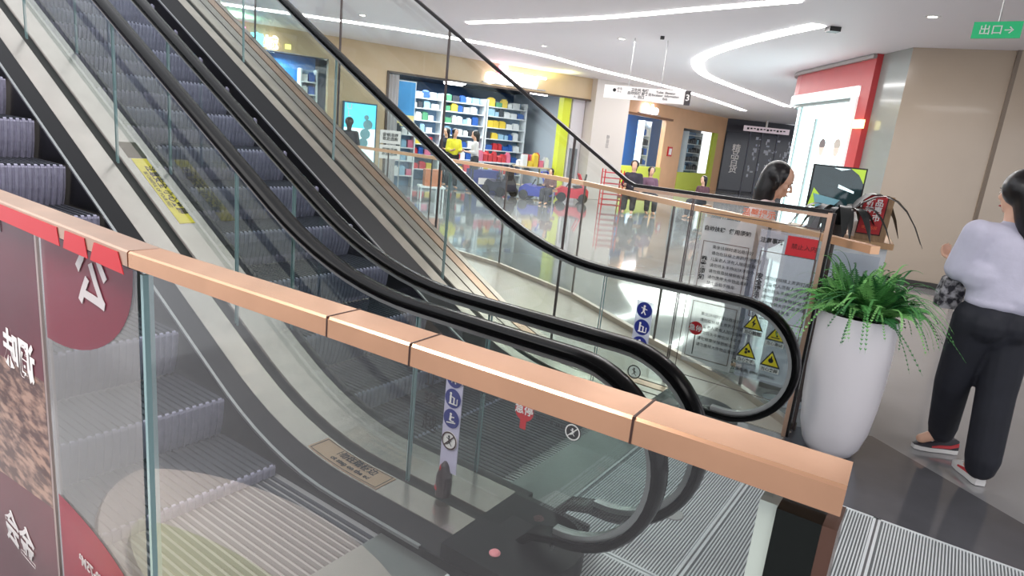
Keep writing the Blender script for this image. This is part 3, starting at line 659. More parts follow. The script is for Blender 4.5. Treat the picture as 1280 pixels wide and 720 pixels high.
def dtext(body, s, z, size, mt=INK, bold=0., par=FB, align='CENTER', spacing=1.): return text('lettering', body, size, mt, sw(s, NW - .006, z), RD, ZX, par, bold=bold, align=align, ext=.0002, spacing=spacing)
dtext('自动扶梯', 1.25, 1.20, .034, par=n1, bold=.0008); dtext('使用须知', 1.09, 1.20, .034, par=n1, bold=.0008); dtext('注意事项', .895, 1.185, .034, par=n2, bold=.0008)
dtext('乘\n客\n须\n知', 1.285, .94, .04, par=n1, bold=.0008); dtext('安\n全\n提\n示', .925, .9, .04, par=n2, bold=.0008)
lines1 = ['乘坐扶梯时请站稳扶好', '请勿在扶梯上奔跑打闹逆行', '儿童老人须有人陪同乘梯', '请勿将头手伸出扶手带外', '请勿倚靠扶梯侧板站立', '请勿携带大件物品乘梯', '禁止运载手推车', '照看好随身物品']
dtext('\n'.join(lines1), 1.245, .95, .026, par=n1, align='LEFT', spacing=1.5)
dtext('\n'.join(lines1[:6]), 1.245, .54, .026, par=n1, align='LEFT', spacing=1.6)
dtext('\n'.join(lines1[1:7]), .895, .86, .026, par=n2, align='LEFT', spacing=1.5)
o = nrect(.64, .81, 1.12, 1.235, RED, 'red_label', .002); dtext('禁止入内', .71, 1.175, .036, mt=mat('dark red print', (90, 16, 20), .5), par=o)
dtext('投诉电话: 0991-5091610', .86, .345, .026, bold=.0003)
dtext('温馨提示', 1.0, 1.335, .05, mt=mat('orange print', (220, 120, 90), .5), bold=.001)
sd = sticker(FB, 'stop_sticker', NW - .004, 1.26, .54, .045, RED); text('lettering', '急停', .045, PRINTW, sw(1.26, NW - .017, .54), RD, ZX, sd, bold=.0006)
b = MB(); b.box(sw, 1.257, 1.263, NW - .006, NW - .004, .36, .495); b.build('pointer_line', INK, sd)
def triangle(s, z, sz, cap, k):
    q = sw(s, NW - .008, z); tri = lambda e: [q + ZX * (sz * .62 - e * 1.9) , q - RD * (sz * .58 - e * 1.6) - ZX * (sz * .38 - e), q + RD * (sz * .58 - e * 1.6) - ZX * (sz * .38 - e)]
    b = MB(); b.poly(tri(0)); T = b.build('warning_triangle', INK, FB)
    b = MB(); b.poly([p + TOW * .0015 for p in tri(.008)]); b.build('triangle_face', YEL, T)
    b = MB(); z_ = q + TOW * .003; u = sz
    if k == 0: b.poly([z_ + RD * .06 * u + ZX * .34 * u, z_ - RD * .14 * u + ZX * .02 * u, z_ - RD * .0 * u + ZX * .02 * u]); b.poly([z_ - RD * .04 * u + ZX * .06 * u, z_ + RD * .12 * u + ZX * .06 * u, z_ - RD * .06 * u - ZX * .26 * u])
    if k == 1: b.disc(z_ + ZX * .2 * u, TOW, .07 * u, 10); b.quad(z_ - RD * .05 * u + ZX * .12 * u, z_ + RD * .05 * u + ZX * .12 * u, z_ + RD * .16 * u - ZX * .1 * u, z_ + RD * .05 * u - ZX * .1 * u); b.quad(z_ - RD * .25 * u - ZX * .2 * u, z_ + RD * .25 * u - ZX * .2 * u, z_ + RD * .25 * u - ZX * .14 * u, z_ - RD * .25 * u - ZX * .14 * u)
    if k == 2:
        for a in (0, 2.1, 4.2): b.disc(z_ + RD * math.cos(a) * .11 * u + ZX * (math.sin(a) * .11 * u + .02 * u), TOW, .09 * u, 10)
    if k == 3: b.disc(z_ + ZX * .0 * u, TOW, .15 * u, 12); b.quad(z_ - RD * .03 * u, z_ + RD * .05 * u, z_ + RD * .05 * u + ZX * .28 * u, z_ - RD * .03 * u + ZX * .28 * u)
    b.build('triangle_symbol', INK, T)
    b = MB(); b.box(sw, s - sz * .55, s + sz * .55, NW - .0085, NW - .0075, z - sz * .72, z - sz * .45); lb = b.build('caption_plate', PRINTW, T)
    text('lettering', cap, sz * .24, INK, sw(s, NW - .0105, z - sz * .585), RD, ZX, T, bold=.0003, ext=.0002)
triangle(.905, .66, .105, '当心触电', 0); triangle(.765, .62, .10, '当心滑倒', 1); triangle(.915, .475, .105, '当心夹手', 2); triangle(.765, .455, .105, '当心夹脚', 3)

# guard rail around the far side
GR = thing('glass_guard_rail', 'long glass guard rail with rose gold top beyond the escalator, curving to the shops', 'guard rail', (1.2, 5, 0))
G0 = [Vector((x, y, 0)) for x, y in gb]; GZ = 1.26
gpts = [Vector((1.96, 3.52, 0))] + G0[1:]
b = MB(); R = []
for i, p in enumerate(gpts):
    d = (gpts[min(i + 1, len(gpts) - 1)] - gpts[max(i - 1, 0)]).normalized(); n = Vector((-d.y, d.x, 0)) * .03
    R.append([p - n + ZX * (GZ - .045), p + n + ZX * (GZ - .045), p + n + ZX * GZ, p - n + ZX * GZ])
b.loft(R); b.build('top_rail', mat('warm rail', (222, 176, 140), .28, .6), GR)
k_ = 0
for i in range(1, len(gpts) - 1):
    p, q = gpts[i], gpts[i + 1]; L = (q - p).length; n = max(1, round(L / 1.1))
    for j in range(n):
        a, c = lerp(p, q, j / n), lerp(p, q, (j + 1) / n); d = (c - a).normalized() * .006
        panel(GR, a + d, c - d, .0, GZ - .03, G_BAR)
        b = MB(); nn = Vector((-d.y, d.x, 0)).normalized() * .007; dd = d.normalized() * .0025
        for e in (d, -d * 1.0):
            c0_ = a + e; b.hexa([c0_ - nn - dd, c0_ - nn + dd, c0_ + nn + dd, c0_ + nn - dd] + [v + ZX * (GZ - .045) for v in (c0_ - nn - dd, c0_ - nn + dd, c0_ + nn + dd, c0_ + nn - dd)])
        b.build('glass_edge', MATS['dark glass edge'], GR)
b = MB(); R = []
for i, p in enumerate(gpts[1:]):
    pp = gpts[1:]; d = (pp[min(i + 1, len(pp) - 1)] - pp[max(i - 1, 0)]).normalized(); n = Vector((-d.y, d.x, 0)) * .025
    R.append([p - n, p + n, p + n + ZX * .05, p - n + ZX * .05])
b.loft(R); b.build('base_channel', STEEL2, GR)
#PART2
# ================================================================== PLANTER, FERN, KIOSK
V = Vector
def tri_leaf(b, p0, p1, wid, up, segs=1, droop=0.):
    d = p1 - p0; x = d.cross(up).normalized() * wid
    b.add([p0, p0 + d * .45 + x, p1, p0 + d * .45 - x], [(0, 1, 2), (0, 2, 3)])
PLC = V((2.0, 3.60, 0))
PL = thing('planter', 'tall white tapering planter full of green fern at the escalator corner', 'planter', PLC)
b = MB(); b.lathe(PLC, [(.001, 0), (.105, 0), (.13, .012), (.158, .06), (.185, .16), (.203, .32), (.212, .5), (.212, .84), (.207, .855), (.196, .85), (.193, .78)], 48); b.build('pot', mat('white planter', (226, 222, 226), .28, 0, .5, noise=.015, nscale=3), PL, True)
b = MB(); b.lathe(PLC, [(.001, .79), (.198, .79), (.198, .77)], 32); b.build('soil', mat('soil', (52, 42, 34), .9, bump=.5, bscale=40), PL)
FERN = [mat('fern green', (84, 152, 78), .5, noise=.25, nscale=9), mat('fern bright green', (128, 190, 108), .5, noise=.2, nscale=9), mat('fern deep green', (48, 110, 58), .5, noise=.2, nscale=9)]
def frond(L, rise, drop, seed):
    r = random.Random(seed); b = MB(); pts = []
    for i in range(15):
        t = i / 14; pts.append(V((L * (t ** .9) * .96, .03 * math.sin(t * 3 + seed), rise * math.sin(min(t * 1.7, PI)) - drop * t ** 2.2)))
    b.tube(pts, [.003 * (1 - i / 16) for i in range(15)], 4)
    for i in range(1, 29):
        t = i / 29 * 14; k = min(int(t), 13); p = pts[k].lerp(pts[k + 1], t - k); d = (pts[k + 1] - pts[k]).normalized(); u = t / 14
        ll = .062 * math.sin(min(u * 1.25 + .28, 1.0) * PI) ** .6 * (1.15 - u) + .006; side_ = d.cross(ZX).normalized()
        for sg in (-1, 1):
            tip = p + (side_ * sg * .93 + d * .38 - ZX * (.12 + .2 * r.random())) * ll
            tri_leaf(b, p, tip, .0088, side_.cross(d), 1)
    return b
protos = [frond(L, ri, dr, i) for i, (L, ri, dr) in enumerate(((.32, .20, .16), (.38, .18, .26), (.28, .26, .06), (.42, .15, .34), (.22, .30, .02)))]
pm = []
for i, pb in enumerate(protos):
    for j in range(3):
        bb = MB(); bb.v = pb.v; bb.f = pb.f; bb.mi = pb.mi; o = bb.build('frond', FERN[j]); pm.append(o.data); bpy.data.objects.remove(o)
rr = random.Random(3)
for i in range(170):
    a = i * 2.399; ring = i / 170; k = rr.choice((0, 1, 3, 1, 0, 3)) if ring > .35 else rr.choice((2, 4, 0, 2))
    o = bpy.data.objects.new('frond', pm[k * 3 + rr.randrange(3)]); C.objects.link(o); o.parent = PL
    o.location = (math.cos(a) * .12 * ring ** .5, math.sin(a) * .12 * ring ** .5, .84 + .05 * rr.random()); o.rotation_euler = (rr.uniform(-.3, .3), rr.uniform(-.25, .15), a + rr.uniform(-.3, .3)); q = rr.uniform(.8, 1.06); o.scale = (q, q, q)

# kiosk counter behind the planter
def ffr(o, yaw):
    o = V(o); x = V((math.cos(yaw), math.sin(yaw), 0)); y = V((-x.y, x.x, 0))
    return lambda a, c, z: o + x * a + y * c + ZX * z
KF = ffr((2.30, 4.72, 0), -.45)
KC = thing('kiosk_counter', 'white kiosk counter behind the fern planter carrying screen and red menu stand', 'counter', (2.3, 4.72, 0))
b = MB(); b.box(KF, -.30, .34, -.3, .3, .06, 1.16); b.build('body', mat('counter white', (228, 232, 236), .3), KC)
b = MB(); b.box(KF, -.33, .37, -.33, .33, 1.16, 1.2); b.build('worktop', mat('counter wood', (190, 150, 110), .4, noise=.1, nscale=6, stretch=(1, 8, 1)), KC)
b = MB(); b.box(KF, -.28, .32, -.28, .28, 0, .06); b.build('plinth', BLACK, KC)
b = MB(); b.box(KF, -.27, .31, -.306, -.3, .12, 1.10); b.build('front_panel', mat('counter panel', (205, 214, 226), .25), KC)
# screen
MF = ffr((2.30, 4.80, 0), -.30)
MO = thing('display_screen', 'dark display screen with green edge on the counter behind the customer', 'screen', (2.3, 4.80, 1.2))
b = MB(); b.box(MF, -.19, .17, 0, .03, 1.36, 1.67); b.build('housing', BLACK, MO)
b = MB(); b.box(MF, -.18, .16, -.003, 0, 1.37, 1.66); b.build('screen', mat('screen glass', (28, 44, 48), .08, 0, .8, noise=.5, nscale=9, emis=(20, 44, 48), es=.5), MO)
b = MB(); b.poly([MF(.06, -.005, 1.66), MF(.16, -.005, 1.66), MF(.16, -.005, 1.56), MF(.12, -.005, 1.62)]); b.poly([MF(-.18, -.005, 1.37), MF(-.06, -.005, 1.37), MF(-.10, -.005, 1.44), MF(-.16, -.005, 1.5)]); b.build('screen_graphic', glow('screen green', (150, 176, 60), .7), MO)
b = MB(); b.poly([MF(.0, -.005, 1.54), MF(.11, -.005, 1.50), MF(.11, -.005, 1.485), MF(-.0, -.005, 1.515)]); b.build('screen_glint', glow('screen white', (210, 235, 240), .9), MO); b = MB(); b.poly([MF(-.05, -.005, 1.655), MF(.06, -.005, 1.655), MF(.0, -.005, 1.64)]); b.build('screen_glint', glow('screen white', (210, 235, 240), .9), MO)
b = MB(); b.box(MF, -.04, .02, .0, .03, 1.2, 1.36); b.box(MF, -.12, .10, -.05, .08, 1.2, 1.215); b.build('stand', BLACK, MO)
b = MB(); b.hexa([MF(-.13, -.06, 1.36), MF(-.04, -.06, 1.35), MF(-.04, -.02, 1.35), MF(-.13, -.02, 1.36), MF(-.16, -.06, 1.46), MF(.02, -.06, 1.43), MF(.02, -.02, 1.43), MF(-.16, -.02, 1.46)])
o = b.build('tissue_pack', mat('light blue pack', (150, 210, 226), .4)); tag(o, 'light blue soft pack in front of the dark display screen', 'pack')
b = MB(); b.box(MF, -.05, .10, -.12, -.04, 1.2, 1.34); o = b.build('brown_box', mat('brown box', (92, 56, 52), .5)); tag(o, 'small dark brown box below the display screen', 'box')
b = MB(); b.box(MF, -.16, -.08, -.12, -.06, 1.2, 1.36); o = b.build('pack_stand', mat('grey pack', (120, 120, 130), .5)); tag(o, 'grey packet standing left of the brown box on the counter', 'packet')
b = MB(); b.lathe(MF(.14, -.16, 1.2), [(.001, 0), (.035, 0), (.045, .10), (.04, .11)], 18); o = b.build('paper_cup', PRINTW); tag(o, 'white paper cup at the foot of the red menu stand', 'cup')
# menu stand: wooden back, red printed card
NF = ffr((2.36, 4.36, 0), -.42)
MS = thing('menu_stand', 'wooden menu stand with a red printed card, above the fern', 'menu stand', (2.36, 4.36, 1.2))
tl = lambda a, c, z: NF(a + (z - 1.2) * .05, c + (z - 1.2) * .28, z)
b = MB(); b.box(tl, -.085, .10, .0, .014, 1.2, 1.5); b.build('board', mat('stand wood', (146, 116, 84), .5, noise=.15, nscale=10, stretch=(6, 1, 1)), MS)
b = MB(); b.box(tl, -.085, .065, -.006, 0, 1.24, 1.505); b.build('card_frame', mat('dark card edge', (60, 22, 24), .5), MS)
b = MB(); b.box(tl, -.078, .058, -.009, -.006, 1.247, 1.498); cd = b.build('card', mat('card red', (176, 30, 36), .45), MS)
rx, ry = (tl(1, 0, 1.2) - tl(0, 0, 1.2)), (tl(0, 0, 2.2) - tl(0, 0, 1.2))
text('lettering', '新品\n特惠\n上市', .052, PRINTW, tl(-.01, -.011, 1.40), rx, ry, cd, bold=.0012, spacing=1.0)
text('lettering', '欢迎品尝', .024, mat('orange red print', (236, 90, 60), .5), tl(-.01, -.011, 1.285), rx, ry, cd, bold=.0006)
# dark drooping plant in a small pot on the near counter corner
DP = thing('potted_plant', 'potted plant with long dark drooping leaves behind the fern', 'plant', (2.14, 4.36, 1.2))
b = MB(); b.lathe((2.14, 4.36, 1.2), [(.001, 0), (.05, 0), (.07, .09), (.066, .09), (.055, .07)], 20); b.build('pot', mat('dark pot', (60, 52, 50), .4), DP)
DLF = mat('dark leaf', (38, 40, 40), .35, noise=.3, nscale=12); r2 = random.Random(5)
for i in range(15):
    a = i * 2.4 + .3 if i > 5 else (-1.35, -.75, -.2, -1.9, -2.6, .3)[i]; L = (.50 if i in (1, 2, 5) else .32) * r2.uniform(.85, 1.1); b = MB(); vs = []; n_ = 9; wd_ = .026 if i % 3 else .034
    dr = V((math.cos(a), math.sin(a), 0)); sd_ = V((-dr.y, dr.x, 0))
    for j in range(n_):
        t = j / (n_ - 1); p = V((2.14, 4.36, 1.27)) + dr * L * t + ZX * (.34 * L / .3 * t * (1 - t) * 1.6 - .10 * t * t) + ZX * .05 * t; w_ = wd_ * (math.sin(min(1, t * .93 + .07) * PI) ** .7) + .002
        vs += [p - sd_ * w_, p - ZX * .004, p + sd_ * w_]
    b.add(vs, [q for j in range(n_ - 1) for q in ((3 * j, 3 * j + 3, 3 * j + 4, 3 * j + 1), (3 * j + 1, 3 * j + 4, 3 * j + 5, 3 * j + 2))]); b.build('leaf', DLF, DP, True)
# pedestal stool beyond the glass
ST = thing('pedestal_stool', 'white pedestal stool seen through the notice glass beside the planter', 'stool', (2.02, 4.33, 0))
b = MB(); b.lathe((2.02, 4.33, 0), [(.001, 0), (.15, 0), (.15, .012), (.04, .03), (.022, .06), (.022, .44), (.05, .47)], 24); b.build('pedestal', mat('chrome', (225, 230, 235), .12, .9), ST, True)
b = MB(); b.lathe((2.02, 4.33, .47), [(.001, 0), (.15, 0), (.165, .02), (.16, .055), (.12, .07), (.001, .072)], 24); b.build('seat', mat('white seat', (222, 236, 240), .4), ST, True)

# ================================================================== PEOPLE
def capsule(b, p0, r0, p1, r1, n=12, flat=1., axis=None):
    p0, p1 = V(p0), V(p1); d = p1 - p0; L = d.length; d = d / L
    x = (V(axis) - d * V(axis).dot(d)).normalized() if axis else d.orthogonal().normalized(); y = d.cross(x); R = []
    def ring(c, r): R.append([c + x * math.cos(2 * PI * k / n) * r + y * math.sin(2 * PI * k / n) * r * flat for k in range(n)])
    for i in range(4): t = i / 4 * PI / 2; ring(p0 - d * math.cos(t) * r0 * .95, max(math.sin(t) * r0, .0006))
    for i in range(4): ring(p0.lerp(p1, i / 3), r0 + (r1 - r0) * i / 3)
    for i in range(3, -1, -1): t = i / 4 * PI / 2; ring(p1 + d * math.cos(t) * r1 * .95, max(math.sin(t) * r1, .0006))
    b.loft(R)
def chain(b, pts, rs, n=12, flat=1., axis=None):
    for i in range(len(pts) - 1): capsule(b, pts[i], rs[i], pts[i + 1], rs[i + 1], n, flat, axis)
def blob(b, name, mt, par, voxel=.009, it=3, M=None):
    me = bpy.data.meshes.new(name); me.from_pydata([tuple((M @ V(p)) if M else p) for p in b.v], [], b.f)
    o = bpy.data.objects.new(name, me); C.objects.link(o)
    md = o.modifiers.new('r', 'REMESH'); md.mode = 'VOXEL'; md.voxel_size = voxel; md.use_smooth_shade = True
    sm = o.modifiers.new('s', 'SMOOTH'); sm.iterations = it; sm.factor = .6
    dg = bpy.context.evaluated_depsgraph_get(); dg.update(); me2 = bpy.data.meshes.new_from_object(o.evaluated_get(dg)); bpy.data.objects.remove(o)
    me2.name = name; me2.materials.clear()
    for q in (mt if isinstance(mt, (list, tuple)) else [mt]): me2.materials.append(q)
    o = bpy.data.objects.new(name, me2); C.objects.link(o)
    if par: o.parent = par; o.matrix_parent_inverse = PINV(par)
    return o
SKIN = mat('skin', (222, 176, 150), .5); HAIR = mat('black hair', (24, 20, 22), .32, noise=.3, nscale=30, stretch=(8, 8, 1)); LIP = mat('lips', (176, 80, 80), .4)
def head(b, c, f, up=ZX, s=1.0):
    """skull, jaw, nose, ears, neck root; c = centre of the skull, f = facing"""
    f = V(f).normalized(); up = (V(up) - f * V(up).dot(f)).normalized(); r = f.cross(up); Rm = Matrix((r, f, up)).transposed(); P = lambda x, y, z: V(c) + (r * x + f * y + up * z) * s
    b.ball(P(0, -.012, .03), .088 * s, 18, (.88, 1.08, 1.02), Rm); b.ball(P(0, .016, -.045), .066 * s, 16, (.88, .95, 1.05), Rm); b.ball(P(0, .05, -.088), .026 * s, 10, (1.1, 1, .8), Rm)
    capsule(b, P(0, .084, .005), .007 * s, P(0, .103, -.032), .012 * s, 8); b.ball(P(.009, .092, -.038), .008 * s, 8); b.ball(P(-.009, .092, -.038), .008 * s, 8)
    b.ball(P(0, .083, -.064), .015 * s, 10, (1.3, .8, .45), Rm); b.ball(P(0, .08, -.074), .014 * s, 10, (1.2, .8, .5), Rm)
    capsule(b, P(-.035, .076, .026), .008 * s, P(.035, .076, .026), .008 * s, 8)
    for g in (-1, 1): b.ball(P(.078 * g, -.008, -.008), .024 * s, 10, (.35, .75, 1.2), Rm); b.ball(P(.04 * g, .055, -.02), .022 * s, 10)
    return P, Rm
def face_parts(P, Rm, par, s=1.0):
    for g in (-1, 1):
        b = MB(); b.ball(P(.031 * g, .079, .003), .0105 * s, 10, (1.2, .6, .75), Rm); b.build('eye', [mat('eye white', (225, 220, 215), .3)], par, True)
        b = MB(); b.ball(P(.031 * g, .0845, .003), .0055 * s, 8, (1, .6, 1), Rm); b.build('iris', BLACK, par, True)
        b = MB(); capsule(b, P(.016 * g, .088, .022), .0028 * s, P(.046 * g, .078, .026), .002 * s, 6); b.build('eyebrow', HAIR, par)
    b = MB(); b.ball(P(0, .096, -.068), .012 * s, 8, (1.5, .5, .5), Rm); b.build('mouth', LIP, par, True)
def hand(b, w, d, pn, s=1., curl=.5, thumb=1):
    """wrist w, direction d, palm normal pn; five fingers"""
    w = V(w); d = V(d).normalized(); pn = (V(pn) - d * V(pn).dot(d)).normalized(); x = d.cross(pn)
    P = lambda a, c, e: w + (x * a + d * c + pn * e) * s
    for a in (-.026, -.009, .009, .026): capsule(b, P(a * .6, .005, 0), .015 * s, P(a, .082, 0), .012 * s, 8, .8)
    for a, L in ((-.03, .058), (-.010, .072), (.010, .076), (.030, .068)):
        p0 = P(a, .085, 0); c1 = curl; d1 = d * math.cos(c1) + pn * math.sin(c1); d2 = d * math.cos(c1 * 2) + pn * math.sin(c1 * 2); p1 = p0 + d1 * L * .5 * s; p2 = p1 + d2 * L * .5 * s
        capsule(b, p0, .0095 * s, p1, .0088 * s, 8); capsule(b, p1, .0088 * s, p2, .0075 * s, 8)
    t0 = P(.026 * thumb, .022, .006); t1 = t0 + (x * thumb * .6 + d * .7 + pn * .3).normalized() * .038 * s; t2 = t1 + (x * thumb * .1 + d * .9 + pn * .4).normalized() * .03 * s
    capsule(b, t0, .0125 * s, t1, .0105 * s, 8); capsule(b, t1, .0105 * s, t2, .009 * s, 8)
def shoe(par, heel, dr, mats, s=1.):
    """sneaker from heel point along direction dr: sole, upper, stripe, laces"""
    h = V(heel); d = V(dr).normalized(); x = V((d.y, -d.x, 0)).normalized(); u = x.cross(d); P = lambda a, c, e: h + (x * a + d * c + u * e) * s
    prof = [(-.005, .026, .0), (.02, .034, 0), (.09, .033, 0), (.16, .042, 0), (.22, .036, 0), (.25, .02, 0)]
    b = MB(); b.loft([[P(-w, c, 0), P(w, c, 0), P(w * 1.02, c, .026), P(-w * 1.02, c, .026)] for c, w, _ in prof]); so = b.build('sole', mats[0], par, True)
    b = MB(); hs = [.085, .095, .085, .06, .045, .03]
    b.loft([[P(-w * .95, c, .024), P(w * .95, c, .024), P(w * .9, c, .024 + (hh - .024) * .5), P(w * .5, c, hh), P(-w * .5, c, hh), P(-w * .9, c, .024 + (hh - .024) * .5)] for (c, w, _), hh in zip(prof, hs)]); up = b.build('shoe_upper', mats[1], par, True)
    b = MB()
    for g in (-1, 1): b.loft([[P(g * w * .99, c, z0), P(g * w * 1.0 + g * .002, c, z0), P(g * w * .93 + g * .003, c, z1), P(g * w * .93, c, z1)] for c, w, z0, z1 in ((.0, .027, .05, .075), (.05, .034, .035, .055), (.11, .036, .032, .05), (.16, .042, .03, .04))])
    b.build('shoe_stripe', mats[2], par)
    b = MB()
    for c in (.10, .125, .15): b.box(lambda a, cc, z: P(a, cc, z), -.02, .02, c, c + .008, .06 + (.15 - c) * .25, .068 + (.15 - c) * .25)
    b.build('laces', mats[0], par)

# woman walking away on the right
WA = thing('person', 'woman with long dark hair walking away in pale lilac top and black trousers', 'person', (2.77, 3.5, 0))
f = V((.10, .995, 0)).normalized(); rt = V((f.y, -f.x, 0))
hc = V((2.645, 3.44, .97)); hr, hl = hc + rt * .085, hc - rt * .085
kr, ar = V((2.735, 3.40, .52)), V((2.735, 3.36, .10)); kl, al = V((2.60, 3.56, .52)), V((2.73, 3.72, .13))
chest = V((2.62, 3.45, 1.30)); nk = V((2.62, 3.46, 1.47)); hd = V((2.625, 3.49, 1.615))
sr, sl = chest + rt * .165 + ZX * .09, chest - rt * .165 + ZX * .09
el, wl = V((2.44, 3.52, 1.19)), V((2.56, 3.72, 1.20)); er, wr = V((2.86, 3.48, 1.14)), V((2.86, 3.66, 1.02))
fh = V((-.08, .99, -.05)).normalized()
b = MB(); chain(b, [hc, hc.lerp(chest, .5), chest, nk], [.13, .105, .12, .05], 16, .72, rt); capsule(b, nk - ZX * .03, .048, hd - ZX * .05, .046)
chain(b, [hr, kr, ar], [.085, .055, .04]); chain(b, [hl, kl, al], [.085, .055, .04]); capsule(b, sr, .048, sl, .048)
chain(b, [sl, el, wl], [.046, .038, .026]); chain(b, [sr, er, wr], [.046, .038, .026])
capsule(b, ar, .036, ar + f * .10 - ZX * .05, .03); capsule(b, al, .036, al + V((-.09, .03, -.06)), .03)
hand(b, wl, V((-.2, .9, .2)), V((0, 0, 1)), 1, .7); hand(b, wr, V((.0, .5, -.8)), V((-1, 0, 0)), 1, .4); P, Rm = head(b, hd, fh)
bd = blob(b, 'body', SKIN, WA, .0085, 2); face_parts(P, Rm, WA)
TOP = mat('lilac knit', (200, 198, 216), .8, noise=.04, nscale=12, bump=.25, bscale=14); TRO = mat('black trousers', (26, 28, 38), .7, noise=.15, nscale=7, bump=.3, bscale=9)
b = MB(); chain(b, [hc + ZX * .09, hc.lerp(chest, .5), chest, nk - ZX * .045], [.168, .165, .155, .07], 20, .78, rt); chain(b, [sr, er, er.lerp(wr, .75)], [.078, .072, .055]); chain(b, [sl, el, el.lerp(wl, .8)], [.080, .076, .058]); capsule(b, sr - ZX * .0, .07, sl, .07)
b.ball(hc + ZX * .06, .17, 18, (1.03, .82, .30)); b.ball(hc.lerp(chest, .55) - rt * .10 + ZX * .02, .11, 12); b.ball(hc.lerp(chest, .3) + rt * .06 - f * .05, .11, 12)
blob(b, 'top', TOP, WA, .010, 4)
b = MB(); chain(b, [hc + ZX * .04, hc - ZX * .06], [.158, .165], 18, .80, rt); chain(b, [hr - ZX * .04, kr, ar + ZX * .05], [.120, .095, .088], 14); chain(b, [hl - ZX * .04, kl, al + ZX * .05], [.120, .092, .080], 14); b.ball(hc - f * .06 - ZX * .05 + rt * .07, .105, 12); b.ball(hc - f * .06 - ZX * .05 - rt * .07, .105, 12)
capsule(b, ar + ZX * .06, .088, ar + ZX * .0, .078); capsule(b, al + ZX * .06, .08, al + ZX * .01, .072)
blob(b, 'trousers', TRO, WA, .010, 4)
b = MB(); u = ZX
b.ball(hd + V((0, -.01, .03)) - fh * .022, .105, 18, (.98, 1.0, 1.02)); chain(b, [hd - fh * .07 + ZX * .02, hd - fh * .095 - ZX * .12 + rt * .02, hd - fh * .12 - ZX * .26 + rt * .05, hd - fh * .15 - ZX * .40 + rt * .07], [.085, .075, .06, .03], 14)
b.ball(hd - fh * .03 + rt * .06 - ZX * .03, .06, 12)
blob(b, 'hair', HAIR, WA, .010, 2)
SN = [mat('shoe white', (228, 226, 224), .5), mat('shoe dark', (40, 38, 46), .5), mat('shoe red', (196, 60, 66), .5)]
shoe(WA, (2.735, 3.33, .0), f, [SN[0], SN[0], SN[2]]); shoe(WA, V((2.86, 3.74, .0)), V((-.93, .10, 0)), [SN[0], SN[1], SN[2]])
BG = thing('handbag', 'dark patterned small bag hanging from the walking woman\'s left forearm', 'bag', (2.47, 3.56, 1.02))
bo = V((2.455, 3.57, 1.12)); b = MB(); bf = lambda a, c, z: bo + rt * a + f * c + ZX * z
b.loft([[bf(-w, -.03, z), bf(w, -.03, z), bf(w, .03, z), bf(-w, .03, z)] for z, w in ((-.17, .045), (-.16, .058), (-.08, .062), (0, .046), (.02, .02))])
BAGM = film('patterned bag', (34, 32, 40), 1.0, nscale=34, rough=.6, col2=(170, 168, 172)); b.build('bag_body', BAGM, BG, True)
b = MB(); b.tube([bf(-.03, 0, .01), bf(-.018, 0, .08), bf(0, 0, .12), bf(.02, 0, .08), bf(.03, 0, .01)], .007, 8); b.build('bag_strap', mat('pale strap', (196, 196, 206), .6), BG)

# customer behind the glass, in profile
CU = thing('person', 'dark-haired woman in profile, pale pink top, looking down at her phone', 'person', (1.86, 4.98, 0))
f = V((.95, -.32, 0)).normalized(); rt = V((f.y, -f.x, 0)); B0 = V((1.86, 4.98, 0))
def Q(x, y, z): return B0 + rt * x + f * y + ZX * z
hc, chest, nk, hd = Q(0, -.10, .90), Q(0, -.02, 1.22), Q(0, .02, 1.385), Q(0, .075, 1.515)
hr, hl = Q(.085, -.10, .88), Q(-.085, -.10, .88); sr, sl = Q(.15, 0, 1.31), Q(-.15, 0, 1.31)
er, wr = Q(.20, .06, 1.08), Q(.10, .24, 1.17); el_, wl_ = Q(-.20, .05, 1.08), Q(-.08, .25, 1.17)
fh = (f * .93 - ZX * .34 + rt * .12).normalized()
b = MB(); chain(b, [hc, Q(0, -.07, 1.05), chest, nk], [.125, .10, .115, .05], 16, .72, rt); capsule(b, nk - ZX * .02, .045, hd - ZX * .03 - f * .02, .044); capsule(b, sr, .045, sl, .045)
chain(b, [hr, Q(.09, -.06, .48), Q(.09, -.10, .08)], [.082, .055, .038]); chain(b, [hl, Q(-.09, -.03, .48), Q(-.09, -.04, .08)], [.082, .055, .038]); capsule(b, Q(.09, -.10, .05), .034, Q(.10, .05, .035), .03); capsule(b, Q(-.09, -.04, .05), .034, Q(-.10, .11, .035), .03)
chain(b, [sr, er, wr], [.044, .036, .025]); chain(b, [sl, el_, wl_], [.044, .036, .025]); hand(b, wr, f * .7 - rt * .4 + ZX * .1, ZX, .95, .6, -1); hand(b, wl_, f * .7 + rt * .4 + ZX * .1, ZX, .95, .6, 1)
P, Rm = head(b, hd, fh, ZX, 1.08); blob(b, 'body', SKIN, CU, .0075, 1); face_parts(P, Rm, CU, 1.08)
PK = mat('pale pink knit', (232, 206, 202), .8, noise=.04, nscale=10, bump=.2, bscale=14)
b = MB(); chain(b, [Q(0, -.10, .93), Q(0, -.06, 1.08), chest, nk - ZX * .05], [.15, .145, .14, .066], 18, .8, rt); chain(b, [sr, er, er.lerp(wr, .7)], [.07, .062, .045]); chain(b, [sl, el_, el_.lerp(wl_, .7)], [.07, .062, .045]); capsule(b, sr, .064, sl, .064); blob(b, 'top', PK, CU, .011, 4)
